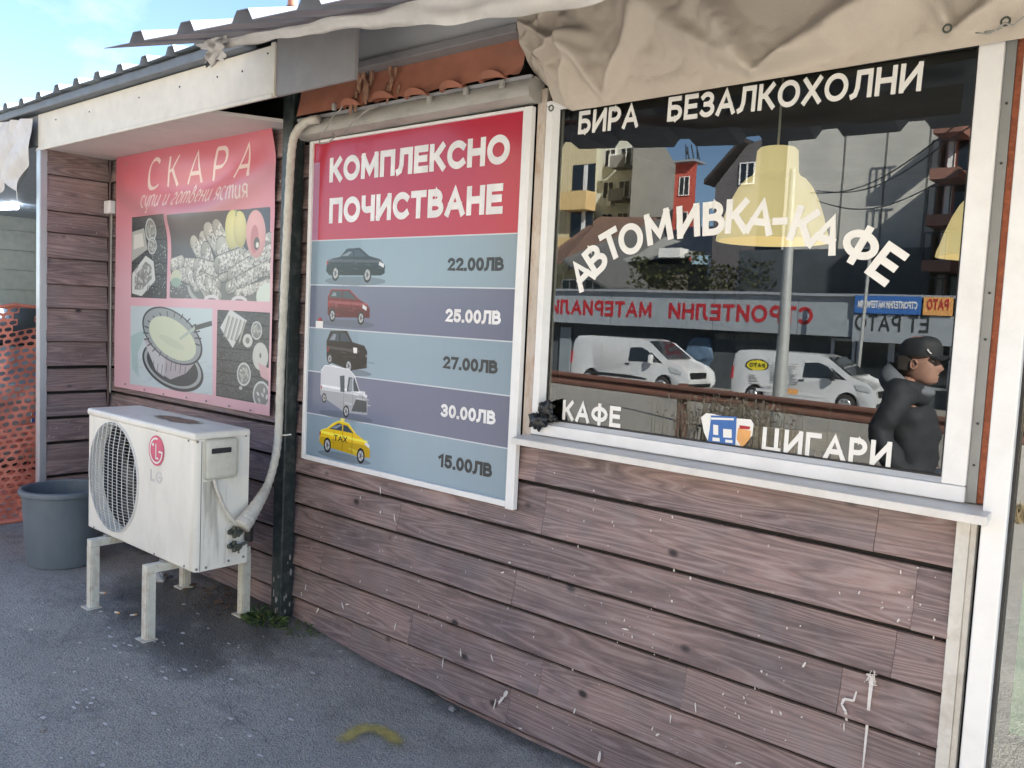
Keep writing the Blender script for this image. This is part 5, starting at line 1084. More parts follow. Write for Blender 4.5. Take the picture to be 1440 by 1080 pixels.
def streak_mat():
    m = mat('grime_streak', (.22, .21, .17), .8, var=.2); n = m.node_tree.nodes; L = m.node_tree.links; t = n.new('ShaderNodeTexCoord'); p = n.new('ShaderNodeMapping'); p.inputs['Scale'].default_value = (1, 16, 2.2); L.new(t.outputs['Object'], p.inputs[0])
    q = n.new('ShaderNodeTexNoise'); q.inputs['Scale'].default_value = 1.6; q.inputs['Detail'].default_value = 7; L.new(p.outputs[0], q.inputs['Vector']); r = n.new('ShaderNodeMapRange'); r.inputs[1].default_value = .42; r.inputs[2].default_value = .68; r.inputs[4].default_value = .5; L.new(q.outputs[0], r.inputs[0])
    L.new(r.outputs[0], n['Principled BSDF'].inputs['Alpha']); return m
MB().quad((SX + .0012, -.572, -1.165), (SX + .0012, -.455, -1.165), (SX + .0012, -.455, -.78), (SX + .0012, -.572, -.78)).build('grime_streak', streak_mat(), ac)
# stand
stand = thing('metal_stand', (-3.9, -.43, -1.53), 'rusty white angle-iron stand that carries the air conditioner', 'stand')
for x in (-4.235, -3.665):
    rail = MB().box((x, -.700, -1.222), (x + .045, -.175, -1.186)).build('rail', M['stand'], stand, bevel=.002)
    for y in (-.70, -.215):
        zb = gz(x, y) - .0; lg_ = MB().box((x, y, zb), (x + .040, y + .006, -1.2225)).box((x + .0405, y + .006, zb), (x + .046, y + .042, -1.223)); l = lg_.build('leg', M['stand'], stand)
        MB().box((x - .018, y - .02, zb - .012), (x + .058, y + .05, zb + .004)).build('foot_plate', M['stand'], stand)
    for y in (-.60, -.38): MB().tube([(x + .01, y - .0, -1.186), (x + .01, y, -1.178)], .024, 12).build('rubber_pad', M['stone'], stand)
# ------------------------------------------------------------------ bin
bc = (-5.09, -.47, -1.53)
bn = thing('plastic_bin', bc, 'round grey open plastic tub standing between the wall post and the air conditioner', 'bin')
MB().lathe([(.0, .012), (.178, .012), (.182, .0), (.186, .0), (.19, .02), (.205, .25), (.214, .395), (.216, .40), (.229, .405), (.232, .418), (.229, .432), (.214, .436), (.207, .43), (.200, .25), (.185, .03), (0, .025)], bc, 56).build('tub', M['bin'], bn, smooth=True)
# ------------------------------------------------------------------ orange barrier net
net = thing('barrier_net', (-6.0, -.2, -1.53), 'torn orange plastic barrier netting hung beside the corner post', 'netting')
def netsheet(x0, ph, y0=-1.25, y1=.9, z0=-1.50, z1=-.10):
    mb = MB(); cw, chh = .058, .042; ny_ = int((y1 - y0) / cw); nz2 = int((z1 - z0) / chh); 
    def W(y, z):
        s_ = noise.noise(Vector((y * 2.2 + ph, z * 1.7, 3))) ; return Vector((x0 + .10 * s_ + .03 * noise.noise(Vector((y * 8, z * 6, ph))), y + .03 * noise.noise(Vector((y * 3, z * 5 + ph, 1))), z + .05 * noise.noise(Vector((y * 2.0 + ph, z * 2, 6))) + .04 * (y - y0)))
    for a in range(ny_):
        for b in range(nz2):
            cy = y0 + (a + .5) * cw + (cw / 2 if b % 2 else 0); cz = z0 + (b + .5) * chh
            if (ph > 5 and cz > -.85) or noise.noise(Vector((cy * 3, cz * 3, ph + 7))) > .42 or (b > nz2 - 5 and noise.noise(Vector((cy * 5, ph, 2))) > .05): continue
            O = [(cy + sx * cw / 2, cz + sz_ * chh / 2) for sx, sz_ in ((-1, -1), (0, -1), (1, -1), (1, 0), (1, 1), (0, 1), (-1, 1), (-1, 0))]
            k = random.uniform(.34, .40); I = [(cy + math.cos(t) * cw * k * 1.1, cz + math.sin(t) * chh * (k - .02)) for t in [R_(v) for v in (225, 270, 315, 0, 45, 90, 135, 180)]]
            i = len(mb.v); mb.v += [tuple(W(*p)) for p in O] + [tuple(W(*p)) for p in I]
            for j in range(8): mb.f.append((i + j, i + (j + 1) % 8, i + 8 + (j + 1) % 8, i + 8 + j))
    return mb
netsheet(-6.05, 0).build('net_sheet', M['net'], net, kind='stuff'); netsheet(-5.96, 11, z1=-.22).build('net_sheet', M['net'], net, kind='stuff')
MB().tube([(-6.02, -1.2 + .1 * k, -.11 + .05 * noise.noise(Vector((k * .7, 0, 0))) + .004 * k) for k in range(22)], .012, 6).build('bunched_edge', M['net'], net, smooth='all')
MB().tube([(-5.95, -1.2 + .1 * k, -1.47 + .03 * noise.noise(Vector((k * .9, 3, 0)))) for k in range(22)], .016, 6).build('bunched_edge', M['net'], net, smooth='all')
# ------------------------------------------------------------------ wash bay left of the post
bay = thing('wash_bay', (-9, 1.5, -1.53), 'dim panelled wash bay with a ceiling light left of the cafe', 'building')
bw = MB().box((-12.6, -.4, -1.7), (-12.5, 4, 1.1)).box((-12.5, 3.9, -1.7), (-5.6, 4.0, 1.1)).build('bay_wall', mat('bay_wall', (.5, .54, .50), .6, var=.15), bay)
for k in range(10):
    z = -1.5 + k * .26; MB().box((-12.5, -.38, z), (-12.478, 3.88, z + .252)).build('wall_panel', mat('bay_panel', (.52, .56, .52), .55, var=.1) if k == 0 else bpy.data.materials['bay_panel'], bw)
MB().box((-12.6, -.40, 1.02), (-5.61, 4.0, 1.07)).build('bay_ceiling', mat('bay_ceiling', (.4, .45, .5), .6), bay)
lp_ = MB().tube([at(-30, 293, 1.2), at(24, 292, 1.2)], .022, 10).build('strip_light', emis('tube_light', (.75, .85, 1), 7.0), bay)
MB().box((-5.62, .002, -1.7), (-5.56, 4.0, 1.1)).build('bay_side_wall', bpy.data.materials['bay_wall'], bay)

# ------------------------------------------------------------------ parked car in the bay
def wheel(parent, c, r, wdt, axis=(0, 1, 0)):
    a = Vector(axis); c = Vector(c); t = MB(); t.tube([c - a * wdt / 2, c - a * wdt * .42, c + a * wdt * .42, c + a * wdt / 2], [r * .93, r, r, r * .93], 28); w_ = t.build('wheel', M['tyre'], parent, smooth=True)
    m2 = MB()
    for s_ in (-1, 1):
        f = c + a * s_ * (wdt / 2 + .004); m2.tube([f, f + a * s_ * .012], [r * .62, r * .58], 20)
    m2.build('rim', M['rim'], w_)
    hb = MB()
    for s_ in (-1, 1):
        f = c + a * s_ * (wdt / 2 + .018)
        for k in range(6): an = k * math.pi / 3; d = Vector((math.cos(an), 0, math.sin(an))) if abs(a.y) > .5 else Vector((0, math.cos(an), math.sin(an))); hb.tube([f + d * r * .30, f + d * r * .50], .022, 6)
    hb.build('rim_holes', M['black'], w_)
def shell(prof_low, prof, w, y0, name, m, parent, belt, tum=.12):
    """vehicle body lofted across its width: prof = upper outline [(x,z)], closed below at prof_low; sides lean in above the belt"""
    poly = prof + prof_low; n = len(poly); mb = MB()
    stations = [(-1, 1.0), (-.93, 0.0), (.93, 0.0), (1, 1.0)]
    for sgn, ins in stations:
        for x, z in poly:
            k = max(0, (z - belt)) * tum; yy = w / 2 * (abs(sgn) if ins else .93 + .0) - k
            sh = .035 if ins else 0
            mb.v.append((x * (1 - (.012 if ins else 0)), y0 + (1 if sgn > 0 else -1) * (yy if not ins else yy), z - (.03 if ins and z > belt + .3 else 0)))
    for s_ in range(3):
        for j in range(n): mb.f.append((s_ * n + j, s_ * n + (j + 1) % n, (s_ + 1) * n + (j + 1) % n, (s_ + 1) * n + j))
    mb.f.append(tuple(range(n))); mb.f.append(tuple(3 * n + j for j in reversed(range(n))))
    return mb.build(name, m, parent, smooth=True, recalc=True)
car = thing('parked_car', (-9.6, .72, -1.53), 'silver car nose-on in the wash bay behind the orange netting', 'car')
zc = -1.53
shell([(-7.45, zc + .2), (-11.7, zc + .25)], [(-11.75, zc + .8), (-11.5, zc + 1.0), (-10.9, zc + 1.38), (-9.6, zc + 1.42), (-8.7, zc + 1.05), (-7.65, zc + .92), (-7.42, zc + .72), (-7.38, zc + .45)], 1.72, .72, 'body', mat('silver_paint', (.42, .42, .43), .3, metal=.3, coat=.4), car, zc + .95, .25)
MB().prism([(-9.55, 1.38, zc + 1.36), (-9.55, .06, zc + 1.36), (-8.72, -.02, zc + 1.04), (-8.72, 1.46, zc + 1.04)], (.05, 0, .03)).build('windscreen', M['glassdark'], car, recalc=True)
for a, b in ((-.08, .22), (1.22, 1.52)): MB().box((-7.46, a, zc + .66), (-7.365, b, zc + .82)).build('headlight', M['lampg'], car, bevel=.02)
for k in range(5): MB().box((-7.44, .34, zc + .62 + k * .045), (-7.355, 1.1, zc + .637 + k * .045)).build('grille_bar', M['rim'], car)
MB().box((-7.44, .32, zc + .60), (-7.362, 1.12, zc + .86)).build('grille', M['black'], car)
pl = MB().box((-7.36, .18, zc + .50), (-7.345, .70, zc + .61)).build('number_plate', M['vinyl'], car)
text_mb('У 72АХ ХН', (-7.3445, .25, zc + .52), (0, 1, 0), (0, 0, 1), (1, 0, 0), .07, .42, bold=.2, gap=.15, thick=.0015).build('plate_letters', M['ink'], pl)
MB().box((-7.3448, .18, zc + .50), (-7.3435, .225, zc + .61)).build('plate_band', M['bluep'], pl)
for x in (-8.2, -10.9):
    for y in (-.1, 1.54): wheel(car, (x, y, zc + .32), .32, .2)

# ------------------------------------------------------------------ small things on the ground
wd = MB()
def blades(mb, c, n, r, h, wdt=.006, lean=.6):
    for _ in range(n):
        a = random.random() * 6.283; rr2 = r * random.random() ** .6; b = Vector((c[0] + math.cos(a) * rr2, c[1] + math.sin(a) * rr2 * .7, c[2])); d = Vector((math.cos(a) * lean + random.uniform(-.3, .3), math.sin(a) * lean + random.uniform(-.3, .3), 1)).normalized(); hh = h * random.uniform(.5, 1); s_ = d.cross(Vector((random.uniform(-1, 1), random.uniform(-1, 1), .1))).normalized() * wdt
        m_ = b + d * hh * .55; t_ = b + d * hh + Vector((d.x, d.y, -.4)) * hh * .35; mb.quad(b - s_ * .5, b + s_ * .5, m_ + s_, m_ - s_); mb.quad(m_ - s_, m_ + s_, t_)
blades(wd, (-3.50, -.16, -1.535), 190, .12, .050, .0045, .9); blades(wd, (-3.30, -.10, -1.545), 70, .12, .032, .0035, 1.0); blades(wd, (-3.62, -.14, -1.535), 70, .10, .05, .005, .9)
tag(wd.build('weed_tuft', M['leaf']), 'low green weed tuft growing at the foot of the drainpipe', 'plant')
dl = MB()
for k in range(60):
    x = random.gauss(-4.0, .3); y = random.uniform(-.32, -.05); s_ = random.uniform(.008, .028); a = random.random() * 6; c = Vector((x, y, gz(x, y) + .006 + random.random() * .01)); u_ = Vector((math.cos(a), math.sin(a), random.uniform(-.2, .2))) * s_; v_ = Vector((-math.sin(a), math.cos(a), random.uniform(-.3, .3))) * s_ * .55; dl.quad(c - u_, c - v_, c + u_, c + v_)
tag(dl.build('leaf_litter', M['dead'], kind='stuff'), 'dry leaves and litter blown under the air conditioner', 'litter')
fk_ = MB()
for k in range(150):
    px, py = (random.gauss(190, 110), random.gauss(955, 60)) if k < 110 else (random.uniform(0, 700), random.uniform(850, 1075))
    c = atz(px, py, -1.56); r = random.choice([.003, .004, .006, .010]); z = gz(c.x, c.y) + .012 * noise.noise(Vector((c.x * 1.3, c.y * 1.3, 0))) + .004 + .0003 * (k % 5)
    if c.y > -.1: continue
    fk_.quad(*[(c.x + math.cos(a) * r * random.uniform(.5, 1.5) * 1.6, c.y + math.sin(a) * r * random.uniform(.4, 1.1), z) for a in [q * 1.047 for q in range(6)]])
tag(fk_.build('paint_flecks', M['splat'], kind='stuff'), 'white flecks of dried paint scattered over the asphalt at the lower left', 'flecks')
def bag(px, py, s_, lab):
    c = atz(px, py, -1.53); m_ = MB(); lump(m_, (c.x, c.y, -1.52), s_, (1.3, .8, .6), px, .9, 3.2); tag(m_.build('crumpled_paper', M['rag'], smooth='all'), lab, 'litter')
bag(222, 815, .04, 'crumpled white paper lying on wet asphalt behind the front stand leg')
bt = None
for px, py, a, lab in [(165, 862, .3, 'white cigarette butt left of the front stand leg on wet asphalt'), (188, 865, 1.2, 'cigarette butt right beside the front stand leg'), (145, 834, 1.0, 'small cigarette butt near the left stand leg'), (283, 800, .1, 'cigarette butt under the air conditioner near the back leg')]:
    c = atz(px, py, -1.524); z = gz(c.x, c.y) + .008
    if bt is None:
        bt = thing('cigarette_butt', (c.x, c.y, z), lab, 'cigarette butt', 'cigarette butts on the asphalt'); o1 = MB().tube([(-.016, 0, 0), (.004, 0, 0)], .0045, 8).build('paper', M['butt'], None); o1.parent = bt; o2 = MB().tube([(.0041, 0, 0), (.014, 0, 0)], .0046, 8).build('filter', M['orangep'], None); o2.parent = bt; bt.rotation_euler.z = a
    else: copy_tree(bt, (c.x, c.y, z), lab, a)
stn = None
for px, py, s_, lab in [(636, 988, .013, 'small grey pebble at the foot of the plank wall'), (455, 893, .010, 'tiny pebble by the wall near the weeds'), (60, 1030, .01, 'pebble on the asphalt at the lower left')]:
    c = atz(px, py, -1.58); m_ = MB(); lump(m_, (c.x, c.y, gz(c.x, c.y) + s_ * .5), s_, (1.2, 1, .7), px, .6, 1.5); tag(m_.build('pebble', M['stone'], smooth='all'), lab, 'pebble', 'pebbles on the asphalt')
def spray_mat():
    m = mat('yellow_spray', (.50, .40, .10), .8, var=.3, vs=30); n = m.node_tree.nodes; L = m.node_tree.links; t = n.new('ShaderNodeTexCoord'); q = n.new('ShaderNodeTexNoise'); q.inputs['Scale'].default_value = 70; q.inputs['Detail'].default_value = 5; L.new(t.outputs['Object'], q.inputs['Vector'])
    at_ = n.new('ShaderNodeAttribute'); at_.attribute_name = 'fade'; sm = n.new('ShaderNodeMath'); sm.operation = 'ADD'; L.new(q.outputs[0], sm.inputs[0]); L.new(at_.outputs['Fac'], sm.inputs[1])
    r = n.new('ShaderNodeMapRange'); r.inputs[1].default_value = .62; r.inputs[2].default_value = 1.35; r.inputs[4].default_value = .75; L.new(sm.outputs[0], r.inputs[0]); L.new(r.outputs[0], n['Principled BSDF'].inputs['Alpha']); return m
cv = [atz(478, 1038, -1.575), atz(500, 1022, -1.575), atz(522, 1016, -1.575), atz(545, 1024, -1.575), atz(566, 1042, -1.575)]; cv = smoothpts(cv, 5); sm_ = MB(); fd = []
for k, p in enumerate(cv):
    for j in range(7):
        s_ = (j - 3) / 3; tq = (cv[min(k + 1, len(cv) - 1)] - cv[max(k - 1, 0)]); tq.z = 0; tq.normalize(); x = p.x - tq.y * s_ * .045; y = p.y + tq.x * s_ * .045; sm_.v.append((x, y, gz(x, y) + .018)); fd.append((1 - abs(s_) ** 1.5) * min(1, 6 * min(k, len(cv) - 1 - k) / len(cv) + .15))
for k in range(len(cv) - 1):
    for j in range(6): q_ = k * 7 + j; sm_.f.append((q_, q_ + 7, q_ + 8, q_ + 1))
o = sm_.build('road_marking', spray_mat(), kind='structure'); at_ = o.data.attributes.new('fade', 'FLOAT', 'POINT'); at_.data.foreach_set('value', fd)

# ================================================================== across the street (seen in the window pane)
def face_mat(n_, c, **k): return mat(n_, c, .8, **k)
def block(name, label, x0, x1, Y0, Y1_, z1, m, z0=-2.6, cat='building'):
    t = thing(name, ((x0 + x1) / 2, -(Y0 + Y1_) / 2, z0), label, cat); k_ = (Y1_ + 2.5) / (Y0 + 2.5)      # the plots run askew to the street
    MB().prism([(x0, -Y0, z0), (x1, -Y0, z0), (x1 * k_ - .1, -Y1_, z0), (x0 * k_, -Y1_, z0)], (0, 0, z1 - z0)).build('wall', m, t, recalc=True); return t
def windows(parent, x0, x1, z0, z1, nx, nz_, Y, m=None, fw=.45, fh=.5, frame=M['pvc']):
    for i in range(nx):
        for j in range(nz_):
            cx = x0 + (x1 - x0) * (i + .5) / nx; cz = z0 + (z1 - z0) * (j + .5) / nz_; w_ = (x1 - x0) / nx * fw / 2; h_ = (z1 - z0) / nz_ * fh / 2
            o = MB().box((cx - w_, -Y + .03, cz - h_), (cx + w_, -Y + .002, cz + h_)).build('window', m or M['glassdark'], parent)
            f = MB(); f.box((cx - w_ - .05, -Y + .06, cz - h_ - .05), (cx - w_, -Y + .003, cz + h_ + .05)).box((cx + w_, -Y + .06, cz - h_ - .05), (cx + w_ + .05, -Y + .003, cz + h_ + .05)).box((cx - w_, -Y + .06, cz + h_), (cx + w_, -Y + .003, cz + h_ + .05)).box((cx - w_, -Y + .06, cz - h_ - .05), (cx + w_, -Y + .003, cz - h_)).box((cx - .03, -Y + .055, cz - h_), (cx + .03, -Y + .031, cz + h_)); f.build('window_frame', frame, parent)
def X_(px, Y): return at(px, 330, Y).x
# yellow apartment block with recessed balconies
Y = 34; yb_ = block('apartment_block', 'cream and yellow apartment block with recessed balconies, left in the window reflection', X_(700, Y), X_(833, Y), Y, Y + 10, 12, face_mat('cream_render', (.62, .53, .33)))
xa, xb = X_(800, Y), X_(835, Y)
for k in range(4):
    zt = at(812, 247 + 64 * k, Y).z; MB().box((xa, -Y + .9, zt - 1.9), (xb, -Y + .004, zt - .95)).build('balcony', face_mat('yellow_balcony', (.66, .47, .22)) if k == 0 else bpy.data.materials['yellow_balcony'], yb_)
    MB().box((xa + .1, -Y + .05, zt - .95), (xb - .1, -Y + .003, zt + .55)).build('window', M['glassdark'], yb_); MB().box((xa + .9, -Y + .08, zt - .95), (xa + 1.05, -Y + .051, zt + .5)).box((xb - .8, -Y + .08, zt - .95), (xb - .7, -Y + .051, zt + .5)).build('window_frame', M['pvc'], yb_)
windows(yb_, X_(720, Y), X_(796, Y), -1, 9, 2, 4, Y, fw=.3)
Y = 40; wb = block('apartment_block', 'white apartment block with many windows behind the cream one in the window reflection', X_(825, Y), X_(886, Y), Y, Y + 9, 15, face_mat('white_render', (.62, .63, .56)))
windows(wb, X_(842, Y), X_(886, Y), 1.2, 12.5, 2, 6, Y, fw=.62, fh=.5)
for k in range(5): MB().box((X_(866, Y), -Y + 1.0, 1.3 + k * 1.9), (X_(886, Y), -Y + .004, 1.5 + k * 1.9)).box((X_(866, Y), -Y + 1.0, 1.5 + k * 1.9), (X_(886, Y), -Y + .95, 2.0 + k * 1.9)).build('balcony', M['stone'], wb)
for k in range(4): MB().box((X_(857, Y), -Y + .5, 2.2 + k * 2.3), (X_(863, Y), -Y + .004, 2.9 + k * 2.3)).build('air_conditioner_box', M['pvc'], wb)
Y = 36; gwl = thing('grey_building', (X_(915, Y), -Y - 4, -2.6), 'grey building with a blank gable wall in the middle left of the window reflection', 'building')
zA, zB, zL = at(886, 205, Y).z, at(925, 205, Y).z, at(945, 233, Y).z
MB().prism([(X_(884, Y), -Y, -2.6), (X_(884, Y), -Y, zA + 1.2), (X_(922, Y), -Y, zB + .3), (X_(945, Y), -Y, zL), (X_(945, Y), -Y, -2.6)], (X_(940, Y + 9) - X_(945, Y), -9, 0)).build('wall', face_mat('grey_gable', (.34, .325, .29), var=.12, vs=.6), gwl, recalc=True)
Y = 44; rb = block('red_building', 'narrow red apartment building against the blue sky in the window reflection', X_(940, Y), X_(975, Y), Y, Y + 8, at(958, 228, Y).z, face_mat('red_render', (.52, .10, .075)))
windows(rb, X_(950, Y), X_(968, Y), 1.0, at(958, 238, Y).z, 1, 4, Y, fw=.7, fh=.5)
MB().box((X_(940, Y), -Y + .5, at(958, 230, Y).z), (X_(976, Y), -Y - 1, at(958, 227, Y).z)).build('roof', M['roof'], rb)
an = MB()
for k in range(6): c = Vector((X_(948 + k * 4, Y), -Y - 1, at(958, 228, Y).z)); an.tube([c, c + Vector((random.uniform(-.5, .5), 0, random.uniform(.8, 1.6)))], .04, 5)
an.build('antenna', M['dark'], rb)
Y = 30; db = thing('dark_house', (X_(1040, Y), -Y - 4, -2.6), 'dark grey house with a pitched roof right of the sky gap in the window reflection', 'building')
MB().prism([(X_(1002, Y), -Y, -2.6), (X_(1002, Y), -Y, at(1002, 262, Y).z), (X_(1042, Y), -Y, at(1042, 205, Y).z), (X_(1100, Y), -Y, at(1100, 180, Y).z), (X_(1100, Y), -Y, -2.6)], (0, -7, 0)).build('wall', face_mat('dark_render', (.13, .12, .125), var=.1, vs=1), db, recalc=True)
MB().prism([(X_(994, Y), -Y + .5, at(994, 262, Y).z), (X_(994, Y), -Y + .5, at(994, 256, Y).z), (X_(1042, Y), -Y + .5, at(1042, 196, Y).z), (X_(1042, Y), -Y + .5, at(1042, 202, Y).z)], (0, -8, 0)).build('roof', mat('dark_tile', (.06, .05, .05), .7), db, recalc=True)
windows(db, X_(1030, Y), X_(1060, Y), at(1040, 262, Y).z, at(1040, 228, Y).z, 1, 1, Y, fw=.6, fh=.8)
Y = 29; cw_ = thing('concrete_building', (X_(1200, Y), -Y - 4, -2.6), 'tall windowless grey concrete side wall in the window reflection', 'building')
cm_ = face_mat('bare_concrete', (.52, .51, .47), var=.18, vs=.35, dirt=.3, dcol=(.16, .15, .14), ds=.5)
MB().box((X_(1100, Y), -Y, -2.6), (X_(1312, Y), -Y - 9, 13)).build('wall', cm_, cw_)
for px in (1178, 1236, 1296): MB().box((X_(px, Y), -Y + .012, -2.6), (X_(px, Y) + .06, -Y + .003, 13)).build('panel_joint', mat('joint', (.15, .15, .14), .8) if px == 1178 else bpy.data.materials['joint'], cw_)
Y = 28.9; pb_ = thing('balcony_building', (X_(1345, Y), -Y - 4, -2.6), 'orange-pink building with stacked balconies at the right of the window reflection', 'building')
MB().box((X_(1322, Y), -Y, -2.6), (X_(1322, Y) + 7, -Y - 9, 12)).build('wall', face_mat('salmon_render', (.50, .19, .13), var=.15, vs=1), pb_)
for k in range(5):
    zt = at(1335, 185 + 62 * k, Y).z; MB().box((X_(1318, Y), -Y + 1.5, zt - .35), (X_(1357, Y), -Y + .004, zt)).build('balcony', face_mat('brown_balcony', (.26, .13, .10)) if k == 0 else bpy.data.materials['brown_balcony'], pb_)
    rl = MB(); x_ = X_(1318, Y)
    while x_ < X_(1357, Y): rl.tube([(x_, -Y + 1.45, zt), (x_, -Y + 1.45, zt + .9)], .025, 4); x_ += .22
    rl.tube([(X_(1318, Y), -Y + 1.45, zt + .9), (X_(1357, Y), -Y + 1.45, zt + .9)], .03, 4); rl.build('railing', M['black'], pb_); MB().box((X_(1324, Y), -Y + .05, zt + .1), (X_(1334, Y), -Y + .004, zt + 1.5)).build('window', M['pvc'], pb_); MB().box((X_(1338, Y), -Y + .05, zt + .1), (X_(1352, Y), -Y + .004, zt + 1.5)).build('window', M['glassdark'], pb_)
# a tall block down the street whose shade falls across the concrete wall
sb = block('tall_block', 'tall plain apartment block further down the street', X_(1322, 27) + 8, X_(1322, 27) + 18, 20, 29, 11.6, bpy.data.materials['cream_render'])
# low roofs behind the shop
Y = 29; lh = thing('tiled_house', (X_(815, Y), -Y - 3, -2.6), 'yellow house with brown tiled roof at the left of the window reflection', 'house')
MB().prism([(X_(770, Y), -Y, -2.6), (X_(770, Y), -Y, at(770, 398, Y).z), (X_(812, Y), -Y, at(812, 374, Y).z), (X_(868, Y), -Y, at(868, 406, Y).z), (X_(868, Y), -Y, -2.6)], (0, -6, 0)).build('wall', face_mat('ochre_render', (.50, .44, .27)), lh, recalc=True)
rt = MB().prism([(X_(740, Y), -Y + 1.0, at(740, 402, Y).z), (X_(740, Y), -Y - 6, at(740, 332, Y).z + 1.5), (X_(835, Y), -Y - 6, at(835, 334, Y).z + 1.5), (X_(812, Y), -Y + 1.0, at(812, 370, Y).z)], (0, 0, .12)); rt.build('roof', mat('brown_tile', (.17, .10, .075), .8, var=.35, vs=2.5, stretch=(1, 1, 8)), lh, recalc=True)
MB().prism([(X_(812, Y), -Y + 1.0, at(812, 370, Y).z), (X_(835, Y), -Y - 6, at(835, 334, Y).z + 1.5), (X_(905, Y), -Y - 6, at(905, 400, Y).z), (X_(880, Y), -Y + 1.0, at(880, 412, Y).z)], (0, 0, .12)).build('roof', mat('grey_slate', (.10, .10, .10), .7), lh, recalc=True)
windows(lh, X_(790, Y), X_(856, Y), at(820, 408, Y).z - .3, at(820, 392, Y).z, 2, 1, Y, fw=.6, fh=.85)
Y = 31; ls = thing('grey_shed', (X_(950, Y), -Y - 3, -2.6), 'low building with pale metal roofs behind the shop in the window reflection', 'building')
MB().box((X_(872, Y), -Y, -2.6), (X_(1110, Y), -Y - 4, at(980, 372, Y).z)).build('wall', face_mat('brownish_wall', (.15, .135, .115), var=.3, vs=.8), ls)
MB().prism([(X_(868, Y), -Y + .6, at(868, 372, Y).z), (X_(1015, Y), -Y + .6, at(1015, 360, Y).z), (X_(1010, Y), -Y - 5, at(1010, 336, Y).z + 1), (X_(880, Y), -Y - 5, at(880, 338, Y).z + 1)], (0, 0, .15)).build('roof', mat('pale_metal_roof', (.33, .33, .31), .6, var=.15, vs=1), ls, recalc=True)
MB().box((X_(945, Y), -Y + 1, at(945, 365, Y).z), (X_(975, Y), -Y + .3, at(945, 352, Y).z)).box((X_(1010, Y), -Y + .8, at(1010, 395, Y).z), (X_(1022, Y), -Y + .3, at(1010, 360, Y).z)).build('chimney', M['vinyl'], ls)
bs_ = MB()
for k in range(1300):
    c = Vector((random.uniform(X_(880, 27), X_(1090, 27)), -27 - random.random() * 1.5, 0)); hh = 1.1 + .8 * noise.noise(Vector((c.x * .7, 0, 0))); c.z = at(980, 405, 27).z + random.random() * hh; s_ = .09
    u_ = Vector((random.uniform(-1, 1), random.uniform(-1, 1), random.uniform(-1, 1))).normalized() * s_; v_ = u_.orthogonal().normalized() * s_ * .7; bs_.quad(c - u_, c - v_, c + u_, c + v_)
tag(bs_.build('hedge', mat('hedge_leaf', (.07, .075, .03), .8, var=.5, vs=4)), 'brownish hedge above the shop fascia in the window reflection', 'hedge')
Y = 27.5; ms = block('dark_annex', 'dark low annexe in front of the concrete wall in the window reflection', X_(1040, Y), X_(1312, Y), Y, Y + 1.2, at(1150, 350, Y).z, face_mat('annex_wall', (.05, .06, .07), var=.3, vs=1))
# shop with long fascia
Y = 24; shop = thing('builders_shop', (X_(1060, Y), -Y - 2, -2.45), 'low builders merchant shop with long white lettered fascia in the window reflection', 'shop')
sx0, sx1 = X_(700, Y), X_(1420, Y); zt, zb_ = at(900, 411, Y).z, at(900, 459, Y).z
MB().box((sx0, -Y - .6, -2.5), (sx1, -Y - 3, zt)).build('wall', face_mat('shop_wall', (.06, .07, .08), var=.3, vs=1), shop)
for a, b in ((700, 865), (865, 1010), (1010, 1130), (1130, 1210)):
    MB().box((X_(a, Y) + .01, -Y, zb_), (X_(b, Y) - .01, -Y - .6, zt)).build('fascia_panel', mat('fascia_panel', (.30, .33, .36), .5, var=.06, vs=2) if a == 700 else bpy.data.materials['fascia_panel'], shop)  # pale panels standing in shade: the shade is put into this blue-grey
zr = at(1270, 443, Y).z; MB().box((X_(1210, Y) + .02, -Y + .1, zb_ - .12), (sx1, -Y - .6, zr)).build('fascia_panel', bpy.data.materials['fascia_panel'], shop)
MB().box((sx0, -Y + .15, zt), (sx1, -Y - 3, zt + .08)).build('fascia_cap', M['alu'], shop)
for a, b, m_, s_, mm_ in ((1212, 1306, M['bluep'], 'СТРОИТЕЛНИ МАТЕРИАЛИ', M['vinyl']), (1309, 1350, M['orangep'], 'РАТО', M['red'])):
    xa, xb = X_(a, Y), X_(b, Y); p = MB().box((xa, -Y + .16, zr + .02), (xb, -Y + .101, zt + .03)).build('sign_panel', m_, shop)
    h = (zt - zr) * (.42 if m_ is M['bluep'] else .6); text_mb(s_, (xb - .1, -Y + .162, zr + (zt - zr) * .35), (-1, 0, 0), (0, 0, 1), (0, 1, 0), h, (xb - xa) - .2, bold=.2, gap=.12, thick=.01).build('sign_lettering', mm_, p)
def shop_text(s, pl_, pr, z0, h, m, bold=.2, dy=.002): text_mb(s, (X_(pr, Y), -Y + dy, z0), (-1, 0, 0), (0, 0, 1), (0, 1, 0), h, X_(pr, Y) - X_(pl_, Y), bold=bold, gap=.16, thick=.01).build('fascia_lettering', m, shop)
hl = (zt - zb_) * .46; zl = zb_ + (zt - zb_) * .26
shop_text('СТРОИТЕЛНИ', 948, 1152, zl, hl, M['red']); shop_text('МАТЕРИАЛИ', 780, 923, zl, hl, M['red'])
shop_text('ЕТ РАТО', 1214, 1318, zb_ + .22, hl * .85, M['ink'], .16, .103)
